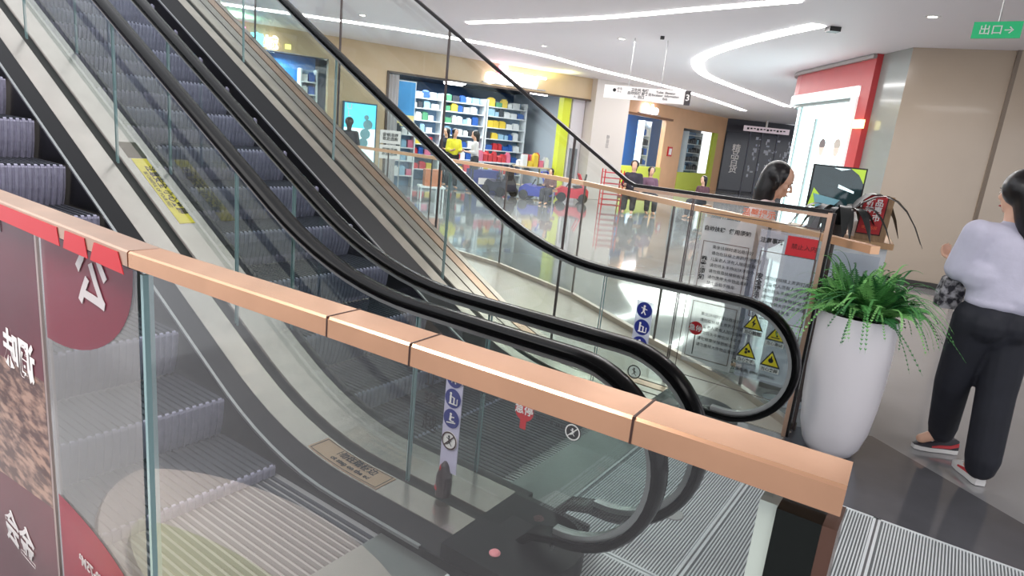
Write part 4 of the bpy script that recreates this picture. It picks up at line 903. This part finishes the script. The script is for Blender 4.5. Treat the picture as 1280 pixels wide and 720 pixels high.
b = MB(); chain(b, [hc + ZX * .02, hc - ZX * .08], [.145, .15], 16, .82, rt); chain(b, [hr - ZX * .04, Q(.09, -.06, .48), Q(.09, -.10, .12)], [.11, .09, .085]); chain(b, [hl - ZX * .04, Q(-.09, -.03, .48), Q(-.09, -.04, .12)], [.11, .09, .085]); blob(b, 'trousers', mat('grey lilac trousers', (140, 140, 164), .8, bump=.2, bscale=9), CU, .012, 4)
b = MB(); b.ball(hd - fh * .028 + ZX * .038, .108, 18, (.98, 1.02, 1.0)); chain(b, [hd - f * .055 + ZX * .03, hd - f * .085 - ZX * .08, hd - f * .10 - ZX * .20, hd - f * .11 - ZX * .30], [.09, .085, .07, .035], 14); b.ball(hd + rt * .075 - f * .02 - ZX * .0, .045, 12, (.5, 1, 1.6)); b.ball(hd - rt * .075 - f * .02, .045, 12, (.5, 1, 1.6)); blob(b, 'hair', HAIR, CU, .010, 2)
shoe(CU, Q(.09, -.14, 0), f, [SN[0], SN[1], SN[0]]); shoe(CU, Q(-.09, -.08, 0), f, [SN[0], SN[1], SN[0]])
PH = thing('phone', 'dark phone held by the customer in the pale pink top', 'phone', Q(.02, .33, 1.2))
pf = lambda a, c, z: Q(.02, .30, 1.20) + rt * a + (f * .8 + ZX * .6) * c + (ZX * .8 - f * .6) * z
b = MB(); b.box(pf, -.04, .04, -.02, .15, -.005, .005); b.build('phone_case', BLACK, PH); b = MB(); b.box(pf, -.036, .036, -.015, .145, .005, .0065); b.build('phone_screen', glow('phone screen', (150, 160, 170), .4), PH)
#PART3
# unseen oval bench, added so the near glass mirrors pale arcs
OF = lambda a, c, z: sw(1.42 + a, .18 + c, z)
OB = thing('added_oval_bench', 'added pale oval bench beside the poster barrier, seen only mirrored in the near glass', 'bench', OF(0, 0, 0))
def oval(b, prof, n=40, ds=0., dw=0., q=.46): b.loft([[OF(ds + math.cos(2 * PI * k / n) * r, dw + math.sin(2 * PI * k / n) * r * q, z) for k in range(n)] for r, z in prof])
b = MB(); oval(b, [(.5, 0), (.55, .03), (.62, .40), (.64, .44), (.62, .46), (.01, .462)]); b.build('base', mat('pale bench', (222, 212, 204), .5), OB, True)
b = MB(); oval(b, [(.40, .462), (.42, .48), (.40, .51), (.01, .515)], ds=-.12, dw=.14, q=.3); b.build('cushion', mat('olive cushion', (206, 206, 170), .7), OB, True)

# ================================================================== SHOP FITTINGS
WT = W1.t; WN = W1.n
PCOL = [('white', (226, 230, 232)), ('pale blue', (150, 190, 216)), ('red', (200, 50, 60)), ('blue', (40, 90, 170)), ('yellow', (224, 196, 70)), ('green', (80, 150, 110)), ('pink', (222, 120, 150)), ('dark', (50, 54, 64))]
PM = [mat('product ' + n_, c_, .45) for n_, c_ in PCOL]
SHELF = mat('shelf white', (226, 232, 236), .4)
rs = random.Random(11)
def shelf_unit(fr, t0, t1, d0, d1, zs, top, label):
    u_ = thing('shelf_unit', label, 'shelf', fr((t0 + t1) / 2, d0, 0))
    for t in (t0, t1 - .04):
        b = MB(); b.box(fr, t, t + .04, d0, d1, 0, top); b.build('upright', SHELF, u_)
    for z in zs:
        b = MB(); b.box(fr, t0 + .04, t1 - .04, d0, d1, z - .03, z); b.build('shelf_board', SHELF, u_)
    b = MB(); b.box(fr, t0, t1, d1, d1 + .02, 0, top); b.build('back_panel', mat('shelf back', (120, 150, 180), .5), u_)
    return u_
PN = [0]
ORD = ['first', 'second', 'third', 'fourth', 'fifth', 'sixth', 'seventh', 'eighth', 'ninth', 'tenth', 'eleventh', 'twelfth', 'thirteenth', 'fourteenth']
PCNT = {}
def product(fr, t, d, z, w, h, dp, k, where, row=''):
    b = MB(); b.box(fr, t, t + w, d, d + dp, z, z + h * .82); 
    if PN[0] % 3 == 0: b.box(fr, t + w * .15, t + w * .85, d + dp * .2, d + dp * .8, z + h * .82, z + h)
    elif PN[0] % 3 == 1: b.hexa([fr(t, d, z + h * .82), fr(t + w, d, z + h * .82), fr(t + w, d + dp, z + h * .82), fr(t, d + dp, z + h * .82), fr(t + w * .2, d + dp * .4, z + h), fr(t + w * .8, d + dp * .4, z + h), fr(t + w * .8, d + dp * .6, z + h), fr(t + w * .2, d + dp * .6, z + h)])
    PN[0] += 1
    q = PCNT.get((k, where, row), 0); PCNT[(k, where, row)] = q + 1
    o = b.build('toy_box', PM[k]); tag(o, '%s %s toy package %s%s' % (ORD[q], PCOL[k][0], row, where), 'toy box', 'toy packages ' + where); return o
TZ = [.35, .75, 1.12, 1.48, 1.84, 2.2, 2.5]
WHR = ['of the left back bay', 'of the middle back bay', 'of the right back bay']
BRD = ['lowest', 'second', 'third', 'fourth', 'fifth', 'sixth', 'topmost']
for i, (t0, t1) in enumerate(((4.15, 5.7), (5.75, 7.2), (7.25, 8.75))):
    shelf_unit(W1, t0, t1, 3.0, 3.4, TZ, 2.7, ('white toy shelf bay at the left of the big shop\'s back wall', 'white toy shelf bay in the middle of the big shop\'s back wall', 'white toy shelf bay at the right of the big shop\'s back wall')[i])
    for z in TZ:
        t = t0 + .07
        while t < t1 - .28:
            w = rs.uniform(.12, .24); k = rs.choice((0, 0, 0, 1, 1, 3, 7, 5, 4) if z > 1.2 else (2, 2, 6, 0, 3, 4, 1))
            product(W1, t, 3.04, z, w, rs.uniform(.16, .28), .2, k, WHR[i], 'on the %s board ' % BRD[TZ.index(z)]); t += w + rs.uniform(.01, .06)
# left part of the shop: sky poster, folding shutter, racks
b = MB(); b.box(W1, 3.3, 4.05, 1.05, 1.09, .3, 2.8); PO2 = thing('sky_poster', 'tall blue and yellow sky poster at the left of the big shop entrance', 'poster', W1(3.6, 1.05, 0)); b.build('poster_board', mat('poster frame', (210, 220, 226), .4), PO2)
b = MB(); b.box(W1, 3.33, 4.02, 1.04, 1.05, 1.9, 2.77); b.build('sky_print', mat('sky print', (60, 150, 214), .5, noise=.15, nscale=1.5), PO2)
b = MB(); b.box(W1, 3.33, 4.02, 1.04, 1.05, 1.55, 1.9); b.build('sun_print', mat('sun print', (240, 226, 150), .5), PO2)
b = MB(); b.box(W1, 3.33, 4.02, 1.04, 1.05, .33, 1.55); b.build('pale_print', mat('pale print', (220, 228, 230), .5), PO2)
b = MB(); FSH = thing('folding_shutter', 'white pleated folding shutter at the left jamb of the big shop', 'shutter', W1(3.05, .1, 0))
for k in range(6): b = MB(); b.hexa([W1(2.95 + k * .045, .08 + .05 * (k % 2), 0), W1(2.99 + k * .045, .08 + .05 * ((k + 1) % 2), 0), W1(2.99 + k * .045, .10 + .05 * ((k + 1) % 2), 0), W1(2.95 + k * .045, .10 + .05 * (k % 2), 0)] + [W1(2.95 + k * .045, .08 + .05 * (k % 2), 2.85), W1(2.99 + k * .045, .08 + .05 * ((k + 1) % 2), 2.85), W1(2.99 + k * .045, .10 + .05 * ((k + 1) % 2), 2.85), W1(2.95 + k * .045, .10 + .05 * (k % 2), 2.85)]); b.build('shutter_leaf', mat('shutter', (206, 204, 206), .4), FSH)
shelf_unit(W1, 3.35, 4.0, .75, 1.0, [.3, .7, 1.05, 1.4], 1.6, 'white low rack under the sky poster in the big shop')
for z in (.3, .7, 1.05, 1.4):
    for k in range(3): product(W1, 3.42 + k * .19, .78, z, .15, rs.uniform(.16, .28), .16, rs.choice((0, 7, 1, 6)), 'of the rack under the sky poster', 'on the %s board ' % BRD[(.3, .7, 1.05, 1.4).index(z)])
# yellow column and pale side panel
b = MB(); b.box(W1, 8.35, 8.62, .25, .5, 0, 2.88); o = b.build('yellow_column', mat('yellow column paint', (216, 226, 60), .4)); tag(o, 'narrow bright yellow column inside the big shop, right side', 'column')
b = MB(); b.box(W1, 8.66, 9.1, .22, .3, 0, 2.88); o = b.build('pale_panel', mat('pale panel', (214, 210, 216), .3)); tag(o, 'pale grey panel between yellow column and white pillar', 'panel')
b = MB(); b.box(W1, 8.72, 9.0, .19, .22, .5, 1.45); o = b.build('price_board', mat('grey board', (130, 134, 140), .5)); tag(o, 'small grey board fixed on the pale panel', 'board')
# ceiling lamps in the shop
for k, (t, d, l) in enumerate(((5.2, .9, 'front left'), (5.4, 1.5, 'second left'), (5.6, 2.1, 'rear left'), (7.7, .8, 'front right'), (8.1, 1.3, 'rear right'), (3.6, .5, 'entrance'))):
    L_ = thing('panel_lamp', '%s white lamp under the dark ceiling of the big shop' % l, 'lamp', W1(t, d, 2.95))
    b = MB(); b.box(W1, t - .28, t + .28, d - .06, d + .06, 2.93, 2.96); b.build('diffuser', glow('shop lamp', (250, 252, 255), 7), L_)
    b = MB(); b.box(W1, t - .3, t + .3, d - .08, d + .08, 2.96, 3.0); b.build('housing', WHITE, L_); b = MB(); b.tube([W1(t, d, 3.0), W1(t, d, 3.1)], .008, 6); b.build('rod', BLACK, L_)
# red goods tables at the front of the shop
def table(fr, t0, t1, d0, d1, h, m_, label, name='display_table'):
    T = thing(name, label, 'table', fr((t0 + t1) / 2, (d0 + d1) / 2, 0)); b = MB(); b.box(fr, t0, t1, d0, d1, h - .04, h); b.build('tabletop', m_, T)
    for a in (t0 + .03, t1 - .07):
        for c in (d0 + .03, d1 - .07): b = MB(); b.box(fr, a, a + .04, c, c + .04, 0, h - .04); b.build('leg', SATIN, T)
    b = MB(); b.box(fr, t0 + .05, t1 - .05, d0 + .05, d1 - .05, .2, .23); b.build('lower_shelf', m_, T); return T
table(W1, 5.9, 7.0, .6, 1.1, .85, SHELF, 'white table piled with red toys in front of the back shelves')
table(W1, 7.3, 8.3, .5, 1.1, .80, mat('pale wood', (220, 200, 170), .5), 'pale wooden table with red and orange toys at the right of the big shop')
for k in range(14): product(W1, 5.93 + (k % 7) * .15, .65 + (k // 7) * .2, .85, .12, rs.uniform(.12, .34), .14, rs.choice((2, 2, 2, 6, 0)), 'on the white front table')
for k in range(10): product(W1, 7.34 + (k % 5) * .19, .55 + (k // 5) * .25, .80, .15, rs.uniform(.15, .42), .16, rs.choice((2, 2, 4, 6, 0)), 'on the pale wooden table')
# left window of the shop
b = MB(); b.box(W1, -1.6, 1.42, 1.4, 1.45, 0, 3.05); struct(b.build('wall_window_back', mat('window blue', (30, 120, 196), .5)))
shelf_unit(W1, .1, .8, 1.0, 1.3, [1.3, 1.75, 2.15], 2.45, 'white shelf in the blue left shop window'); shelf_unit(W1, .95, 1.38, .9, 1.25, [1.1, 1.45, 1.8, 2.15, 2.45], 2.75, 'narrow dark stocked shelf at the right of the blue left window')
for z in (1.3, 1.75, 2.15):
    for k in range(3): product(W1, .17 + k * .2, 1.04, z, .16, rs.uniform(.18, .3), .15, rs.choice((0, 0, 1)), 'of the wide blue window shelf', 'on the %s board ' % BRD[(1.3, 1.75, 2.15).index(z)])
for z in (1.1, 1.45, 1.8, 2.15, 2.45):
    for k in range(2): product(W1, 1.0 + k * .17, .94, z, .14, rs.uniform(.14, .26), .15, rs.choice((7, 7, 3, 0)), 'of the narrow blue window shelf', 'on the %s board ' % BRD[(1.1, 1.45, 1.8, 2.15, 2.45).index(z)])
b = MB(); b.box(W1, -1.6, 1.42, .08, .10, 1.0, 2.98); struct(b.build('window_1', G_BAR))
# lit advertising panel
AD = thing('advert_lightbox', 'blue lit advertising panel with a white figure left of the big shop entrance', 'advertising panel', W1(2.2, -.08, .7))
b = MB(); b.box(W1, 1.78, 2.62, -.10, 0, .55, 2.06); b.build('frame', mat('advert frame', (40, 90, 120), .4), AD)
b = MB(); b.box(W1, 1.81, 2.59, -.104, -.10, .58, 1.45); b.build('lower_print', glow('advert pale', (214, 244, 250), 1.0), AD)
b = MB(); b.box(W1, 1.81, 2.59, -.104, -.10, 1.45, 2.03); b.build('upper_print', glow('advert blue', (90, 196, 232), 1.0), AD)
b = MB()
for q in ((2.36, 1.72, .05, .06), (2.40, 1.55, .09, .12), (2.34, 1.32, .07, .13), (2.30, 1.1, .045, .12)): b.disc(W1(q[0], -.107, q[1]), -WN, q[3], 16)
b.build('figure_print', mat('figure print', (130, 180, 190), .5), AD)
text('lettering', 'U\nL\nA', .20, PRINTW, W1(1.93, -.108, 1.78), WT, ZX, AD, spacing=.8)
# neon signs
S1_ = thing('neon_sign', 'glowing white and pink shop sign with two round-headed figures above the big entrance', 'sign', W1(6.4, -.1, 3.1))
NE = glow('sign white', (255, 246, 252), 4.0); NP = glow('sign pink', (244, 130, 190), 2.2)
text('lettering', '玩具工厂', .36, NE, W1(6.72, -.10, 3.13), WT, ZX, S1_, ext=.03, bold=.012)
b = MB(); b.lathe(W1(5.72, -.06, 3.10), [(.001, -.16), (.13, -.12), (.16, 0), (.13, .12), (.001, .16)], 16); b.build('sign_emblem', NE, S1_, True)
for k, t in enumerate((5.98, 6.14)):
    b = MB(); b.ball(W1(t, -.08, 3.42), .055, 10, (1, 1, 1)); b.lathe(W1(t, -.08, 3.22), [(.05, 0), (.06, .05), (.03, .15)], 10); b.build('sign_figure', NP if k == 0 else NE, S1_, True)
b = MB(); b.box(W1, 5.5, 7.5, -.04, 0, 2.96, 2.99); b.build('sign_rail', SATIN, S1_)
S2_ = thing('neon_sign', 'small pink, cyan and cream glowing sign at the far upper left shopfront', 'sign', W1(-.2, -.1, 3.1))
text('lettering', '儿', .34, NP, W1(-.52, -.1, 3.2), WT, ZX, S2_, ext=.03, bold=.012); text('lettering', '童', .30, glow('sign cyan', (120, 220, 240), 2.2), W1(-.20, -.1, 3.14), WT, ZX, S2_, ext=.03, bold=.01); text('lettering', '城', .30, glow('sign cream', (250, 246, 226), 3), W1(.10, -.1, 3.12), WT, ZX, S2_, ext=.03, bold=.01)
b = MB(); b.box(W1, .42, .54, -.06, 0, 3.06, 3.16); b.build('sign_dot', glow('sign lime', (224, 230, 120), 1.6), S2_)
S3_ = thing('neon_sign', 'white glowing script sign over the yellow framed window', 'sign', WO(2.5, -.1, 3.1))
text('lettering', 'Bobo', .5, NE, WO(2.5, -.12, 3.2), WO.t, ZX, S3_, ext=.03, bold=.015)
b = MB(); b.box(WO, 1.7, 3.4, -.06, 0, 3.0, 3.03); b.build('sign_rail', SATIN, S3_)
# green glow above the far left shopfront
area('green_cove_lamp', W1(-.9, -.9, 3.35), .8, 16, (.45, 1, .55), rot=(PI, 0, 0))
area('yellow_cove_lamp', W1(7.6, -.5, 3.3), .8, 5, (1, 1, .4), rot=(PI, 0, 0))
# orange wall windows: contents
b = MB(); b.box(WO, .75, 4.05, .08, .1, .95, 2.9); G_WIN = glass('shop window glass', (.97, .98, .975), 1.45, .35); struct(b.build('window_2', G_WIN)); b = MB(); b.box(WO, 5.8, 8.9, .08, .1, .8, 2.7); struct(b.build('window_3', G_WIN))
b = MB(); b.box(WO, 5.6, 9.4, .9, .95, 0, 3.0); struct(b.build('wall_dark_inner', mat('dark inner wall', (44, 48, 58), .5)))
shelf_unit(WO, .9, 1.9, .6, .9, [1.0, 1.5, 2.0, 2.4], 2.8, 'white stocked shelf at the left of the yellow framed window'); shelf_unit(WO, 3.4, 4.0, .6, .9, [1.0, 1.4, 1.8, 2.2], 2.8, 'narrow shelf at the right of the yellow framed window')
for z in (1.0, 1.5, 2.0, 2.4):
    for k in range(4): product(WO, .95 + k * .24, .63, z, .2, rs.uniform(.25, .42), .2, rs.choice((0, 0, 7)), 'left in the yellow framed window', 'on the %s board ' % BRD[(1.0, 1.5, 2.0, 2.4).index(z)])
for z in (1.0, 1.4, 1.8, 2.2):
    for k in range(2): product(WO, 3.46 + k * .26, .63, z, .2, rs.uniform(.2, .36), .2, rs.choice((7, 3, 0)), 'right in the yellow framed window', 'on the %s board ' % BRD[(1.0, 1.4, 1.8, 2.2).index(z)])
shelf_unit(WO, 7.3, 8.8, .5, .85, [.9, 1.3, 1.7, 2.1, 2.5], 2.65, 'dark stocked shelf behind the right dark window')
for z in (.9, 1.3, 1.7, 2.1):
    for k in range(6): product(WO, 7.36 + k * .24, .52, z, .18, rs.uniform(.15, .3), .2, rs.choice((7, 7, 7, 1)), 'behind the right dark window', 'on the %s board ' % BRD[(.9, 1.3, 1.7, 2.1).index(z)])
b = MB(); b.box(WO, 4.55, 4.9, -.05, 0, 1.45, 1.85); FS = thing('wall_notice', 'small red framed notice on the orange wall between the two windows', 'notice', WO(4.7, 0, 1.6)); b.build('notice_frame', RED, FS)
b = MB(); b.box(WO, 4.61, 4.84, -.056, -.05, 1.52, 1.78); b.build('notice_face', PRINTW, FS)
# dark shop
DS = thing('dark_storefront', 'dark glass storefront with white lettering at the far end of the hall', 'storefront', WD(1.5, 0, 0))
for k, (a, c) in enumerate(((.05, 1.15), (1.2, 1.75), (1.8, 2.5), (2.55, 3.4))):
    b = MB(); b.box(WD, a, c, -.06, -.02, .1, 2.9); b.build('glass_leaf', mat('dark pane', (34, 36, 48), .1, 0, .6), DS)
for a in (1.15, 1.75, 2.5): b = MB(); b.box(WD, a, a + .05, -.09, -.02, .0, 3.0); b.build('mullion', mat('dark mullion', (90, 92, 104), .4), DS)
r4 = random.Random(8)
b = MB()
for k in range(60): x = r4.uniform(1.3, 3.3); z = r4.uniform(.5, 2.7); w = r4.uniform(.04, .16); h = r4.uniform(.04, .22); b.box(WD, x, x + w, -.07, -.062, z, z + h)
b.build('window_lettering', mat('white window print', (190, 194, 204), .5), DS, kind='stuff')
text('lettering', '精\n品\n百\n货', .42, PRINTW, WD(.62, -.07, 1.6), WD.t, ZX, DS, bold=.004, spacing=.8)
HS = thing('hanging_sign', 'small pale hanging sign in front of the dark storefront', 'sign', WD(1.5, -1.2, 3.1))
b = MB(); b.box(WD, .45, 2.6, -1.2, -1.15, 2.95, 3.2); b.build('sign_panel', mat('pale sign', (206, 190, 196), .4, emis=(206, 190, 196), es=.25), HS); b = MB(); b.tube([WD(1.5, -1.17, 3.2), WD(1.5, -1.17, 3.5)], .05, 8); b.build('rod', WHITE, HS)
b = MB()
for k in range(12): b.box(WD, .6 + k * .155, .70 + k * .155, -1.206, -1.2, 3.03 + .02 * (k % 3), 3.12)
b.build('sign_print', INK, HS, kind='stuff')
# wayfinding sign
GF = Frame((1.27, 11.93, 0), (1.43, -.24, 0))
WS = thing('wayfinding_sign', 'white hanging direction sign with dark text rows and a 3 badge', 'sign', GF(.72, 0, 2.6))
b = MB(); b.box(GF, 0, 1.40, 0, .06, 2.47, 2.69); b.build('sign_panel', mat('sign panel', (224, 218, 216), .35, emis=(224, 218, 216), es=.25), WS)
b = MB(); b.box(GF, 1.40, 1.50, -.01, .07, 2.46, 2.70); bd3 = b.build('badge', mat('badge', (62, 54, 56), .4), WS); text('lettering', '3', .15, PRINTW, GF(1.45, -.014, 2.58), GF.t, ZX, bd3, bold=.003)
b = MB(); b.disc(GF(.18, -.004, 2.61), -GF.n, .03, 16); b.build('arrow_dot', INK, WS)
text('lettering', '停车\nP→', .05, INK, GF(.27, -.004, 2.61), GF.t, ZX, WS); text('lettering', '卫生间 电梯\n自动扶梯 服务台\n← 出口', .058, INK, GF(.62, -.004, 2.58), GF.t, ZX, WS, bold=.001); text('lettering', 'Toilet  Elevator\nEscalator  Information\nExit', .052, INK, GF(1.07, -.004, 2.58), GF.t, ZX, WS, bold=.001)
for t in (.42, .98): b = MB(); b.tube([GF(t, .03, 2.69), GF(t, .03, CEIL)], .007, 6); b.build('rod', SATIN, WS)
# exit sign
XF = Frame((3.70, 5.95, 0), (.8, -.60, 0))
XS = thing('exit_sign', 'green exit sign with white arrow hanging at the top right', 'sign', XF(.15, 0, 2.95))
b = MB(); b.box(XF, 0, .34, 0, .03, 2.85, 2.98); b.build('sign_body', glow('exit green', (30, 140, 90), .55), XS); b = MB(); b.tube([XF(.17, .015, 2.98), XF(.17, .015, CEIL)], .006, 6); b.build('rod', SATIN, XS)
text('lettering', '出口→', .085, PRINTW, XF(.17, -.004, 2.91), XF.t, ZX, XS, bold=.001)
# pillar lettering
text('pillar_lettering', '静\n音\n区', .13, mat('grey lettering', (120, 116, 116), .5), W1(9.75, -.252, 1.75), WT, ZX).__setitem__('kind', 'structure')

# floor-standing things between guard rail and shop
def rideon(x, y, yaw, col, label, cname):
    F_ = ffr((x, y, 0), yaw); T = thing('toy_car', label, 'toy car', (x, y, 0)); m_ = mat('toy ' + cname, col, .3)
    b = MB(); b.loft([[F_(-w, c, z0), F_(w, c, z0), F_(w * .9, c, z1), F_(-w * .9, c, z1)] for c, w, z0, z1 in ((-.45, .2, .16, .34), (-.35, .26, .12, .44), (.0, .27, .12, .36), (.3, .26, .12, .42), (.48, .18, .16, .3))]); b.build('body', m_, T, True)
    b = MB(); b.loft([[F_(-.17, c, z), F_(.17, c, z), F_(.17, c, z + .05), F_(-.17, c, z + .05)] for c, z in ((-.36, .75), (-.30, .42), (-.02, .40))]); b.build('seat', BLACK, T, True)
    b = MB(); b.tube([F_(-.25, -.3, .40), F_(-.25, -.15, .78), F_(.25, -.15, .78), F_(.25, -.3, .40)], .025, 8); b.build('roll_bar', m_, T, True)
    for a in (-.25, .25):
        for c in (-.3, .3):
            b = MB(); k0 = F_(a - .05, c, .13); k1 = F_(a + .05, c, .13); b.tube([k0, k1], .13, 16); b.build('wheel', BLACK, T, True)
    b = MB(); b.tube([F_(0, .18, .38), F_(0, .08, .56)], .015, 6); b.build('steering_column', BLACK, T); b = MB(); b.disc(F_(0, .08, .56), (F_(0, 1, .6) - F_(0, 0, 0)), .09, 16, .065); b.build('steering_wheel', BLACK, T)
rideon(.42, 17.7, 1.2, (40, 60, 170), 'blue ride-on toy car parked before the shop', 'blue'); rideon(1.4, 18.3, 1.6, (206, 40, 60), 'red ride-on toy car beside the blue one', 'red'); rideon(-.62, 18.0, .8, (44, 46, 60), 'dark ride-on toy car left of the blue one', 'dark')
b = MB(); b.box(ffr((-2.25, 17.75, 0), .53), 1.0, 1.8, 0, .5, 0, .62); BX_ = thing('blue_bin', 'navy blue toy bin left of the ride-on cars with white print', 'bin', (-1.2, 19.0, 0)); b.build('bin_body', mat('navy bin', (44, 60, 130), .4), BX_); b = MB(); b.box(ffr((-2.25, 17.75, 0), .53), 1.15, 1.65, -.01, 0, .22, .4); b.build('bin_print', PRINTW, BX_)
b = MB(); b.box(ffr((-2.2, 14.6, 0), .3), 0, .38, 0, .35, .35, .72); o = b.build('orange_carton', mat('orange carton', (196, 120, 84), .6)); tag(o, 'orange brown carton on the low white stand near the left rack', 'carton')
LSd = thing('low_stand', 'low white stand carrying the orange brown carton', 'stand', (-2.1, 14.7, 0))
lf = ffr((-2.25, 14.55, 0), .3); b = MB(); b.box(lf, -.05, .53, -.03, .45, .31, .35); b.build('stand_top', SHELF, LSd)
for a in (-.03, .48):
    for c in (0, .4): b = MB(); b.box(lf, a, a + .03, c, c + .03, 0, .31); b.build('leg', SHELF, LSd)
# two poster stands at the shop's left jamb
PSn = thing('poster_stand', 'stand with two stacked white notices at the left of the shop entrance', 'poster stand', (-2.85, 13.7, 0))
pf_ = ffr((-3.05, 13.65, 0), .25)
for z0, z1 in ((.92, 1.20), (1.23, 1.5)):
    b = MB(); b.box(pf_, 0, .42, -.01, .01, z0, z1); nb = b.build('notice_board', PRINTW, PSn); text('lettering', '促销活动\n欢迎选购', .08, INK, pf_(.21, -.014, (z0 + z1) / 2), pf_(1, 0, 0) - pf_(0, 0, 0), ZX, nb, bold=.001)
b = MB(); b.tube([pf_(.0, .02, 0), pf_(0, .02, 1.5)], .012, 6); b.build('post', SATIN, PSn); b = MB(); b.tube([pf_(.42, .02, 0), pf_(.42, .02, 1.5)], .012, 6); b.build('post', SATIN, PSn); b = MB(); b.box(pf_, -.1, .52, -.15, .15, 0, .02); b.build('base', SATIN, PSn)
# red lattice rack behind the seated people
RK = thing('red_lattice_rack', 'red wire lattice rack left of the two seated people', 'rack', (2.3, 16.9, 0)); rf = ffr((2.1, 16.9, 0), .1)
for a in (0, .5): 
    for c in (0, .35): b = MB(); b.tube([rf(a, c, 0), rf(a, c, 1.05)], .015, 6); b.build('post', RED, RK)
for k in range(7): b = MB(); b.box(rf, 0, .5, 0, .35, .12 + k * .14, .135 + k * .14); b.build('wire_shelf', mat('rack red', (190, 40, 60), .4), RK)

def far_person(x, y, yaw, topc, troc, label, sit=False, s=1., arm=0.5):
    T = thing('person', label, 'person', (x, y, 0)); M = Matrix.Translation(V((x, y, 0))) @ Matrix.Rotation(yaw, 4, 'Z') @ Matrix.Scale(s, 4)
    hz = .48 if sit else .92; dz = hz - .92; X = V((1, 0, 0))
    hc = V((0, 0, hz)); ch = V((0, .02, 1.24 + dz)); nk = V((0, .03, 1.42 + dz)); hd = V((0, .05, 1.56 + dz))
    L_ = []
    for g in (-1, 1):
        h_ = V((.085 * g, 0, hz)); L_.append([h_, V((.10 * g, .42, hz - .0)), V((.10 * g, .44, .09))] if sit else [h_, V((.095 * g, .03 * g, .5)), V((.10 * g, -.04 * g, .09))])
    A_ = [[V((.16 * g, 0, 1.33 + dz)), V((.21 * g, .02, 1.08 + dz)), V((.14 * g, .24 * arm * 2, 1.02 + dz + .12 * arm))] for g in (-1, 1)]
    b = MB(); chain(b, [hc, hc.lerp(ch, .5), ch, nk], [.12, .10, .115, .05], 12, .72, X); capsule(b, nk, .045, hd - V((0, .02, .04)), .044)
    for l in L_: chain(b, l, [.08, .055, .038]); capsule(b, l[2] - V((0, 0, .04)), .035, l[2] + V((0, .14, -.055)), .028)
    for a in A_: chain(b, a, [.044, .036, .026]); hand(b, a[2], V((0, .9, .1)), V((0, 0, 1)), 1, .5)
    capsule(b, A_[0][0], .045, A_[1][0], .045); head(b, hd, V((0, 1, -.15))); blob(b, 'body', SKIN, T, .015, 1, M)
    b = MB(); chain(b, [hc + V((0, 0, .04)), hc.lerp(ch, .5), ch, nk - V((0, 0, .05))], [.145, .14, .14, .065], 14, .78, X)
    for a in A_: chain(b, [a[0], a[1], a[1].lerp(a[2], .5)], [.066, .058, .05])
    capsule(b, A_[0][0], .062, A_[1][0], .062); blob(b, 'top', mat('cloth ' + str(topc), topc, .8), T, .018, 3, M)
    b = MB(); capsule(b, hc + V((0, 0, .03)), .14, hc - V((0, 0, .05)), .142, 14, .82, X)
    for l in L_: chain(b, [l[0], l[1], l[2] + V((0, 0, .04))], [.105, .085, .07])
    blob(b, 'trousers', mat('cloth ' + str(troc), troc, .8), T, .018, 3, M)
    b = MB(); b.ball(hd + V((0, -.028, .035)), .104, 14); capsule(b, hd + V((0, -.07, 0)), .08, hd + V((0, -.10, -.14)), .05); blob(b, 'hair', HAIR, T, .018, 1, M)
    return T
far_person(-2.05, 18.6, -2.6, (226, 222, 60), (36, 38, 44), 'person in yellow top and dark trousers standing in the shop')
far_person(-1.42, 18.45, 1.8, (214, 214, 214), (60, 66, 70), 'person in white shirt and grey trousers standing in the shop')
far_person(-2.35, 19.3, 2.6, (40, 42, 52), (30, 30, 36), 'person with black hair in dark clothes just behind the yellow top')
far_person(*W1(1.72, -.9, 0)[:2], .3, (60, 60, 66), (40, 40, 48), 'dark-dressed person standing by the blue lit advertising panel')
far_person(2.85, 17.0, 2.9, (54, 48, 60), (40, 40, 46), 'seated person with big black hair beside the red lattice rack', True, 1.08)
far_person(3.35, 17.3, 3.2, (120, 90, 110), (50, 50, 56), 'smaller seated person in plum top next to the lattice rack pair', True, .98)
far_person(.72, 17.0, 2.7, (96, 60, 56), (50, 50, 60), 'child in brown top sitting behind the blue ride-on car', True, .74)
far_person(4.75, 17.2, 2.2, (90, 60, 70), (50, 50, 56), 'person in dark plum top sitting alone before the orange wall', True, .9)
def bench(x, y, yaw, L, label):
    F_ = ffr((x, y, 0), yaw); T = thing('bench', label, 'bench', (x, y, 0)); b = MB(); b.box(F_, -L / 2, L / 2, -.17, .17, .33, .39); b.build('seat', mat('bench wood', (160, 120, 90), .5), T)
    for a in (-L / 2 + .08, L / 2 - .12): b = MB(); b.box(F_, a, a + .04, -.15, .15, 0, .33); b.build('leg', SATIN, T)
bench(3.1, 17.15, .1, 1.1, 'low wooden bench under the two seated people'); bench(4.75, 17.2, 0, .5, 'short wooden bench under the lone seated person'); bench(.72, 17.0, 0, .4, 'tiny wooden stool bench under the child')
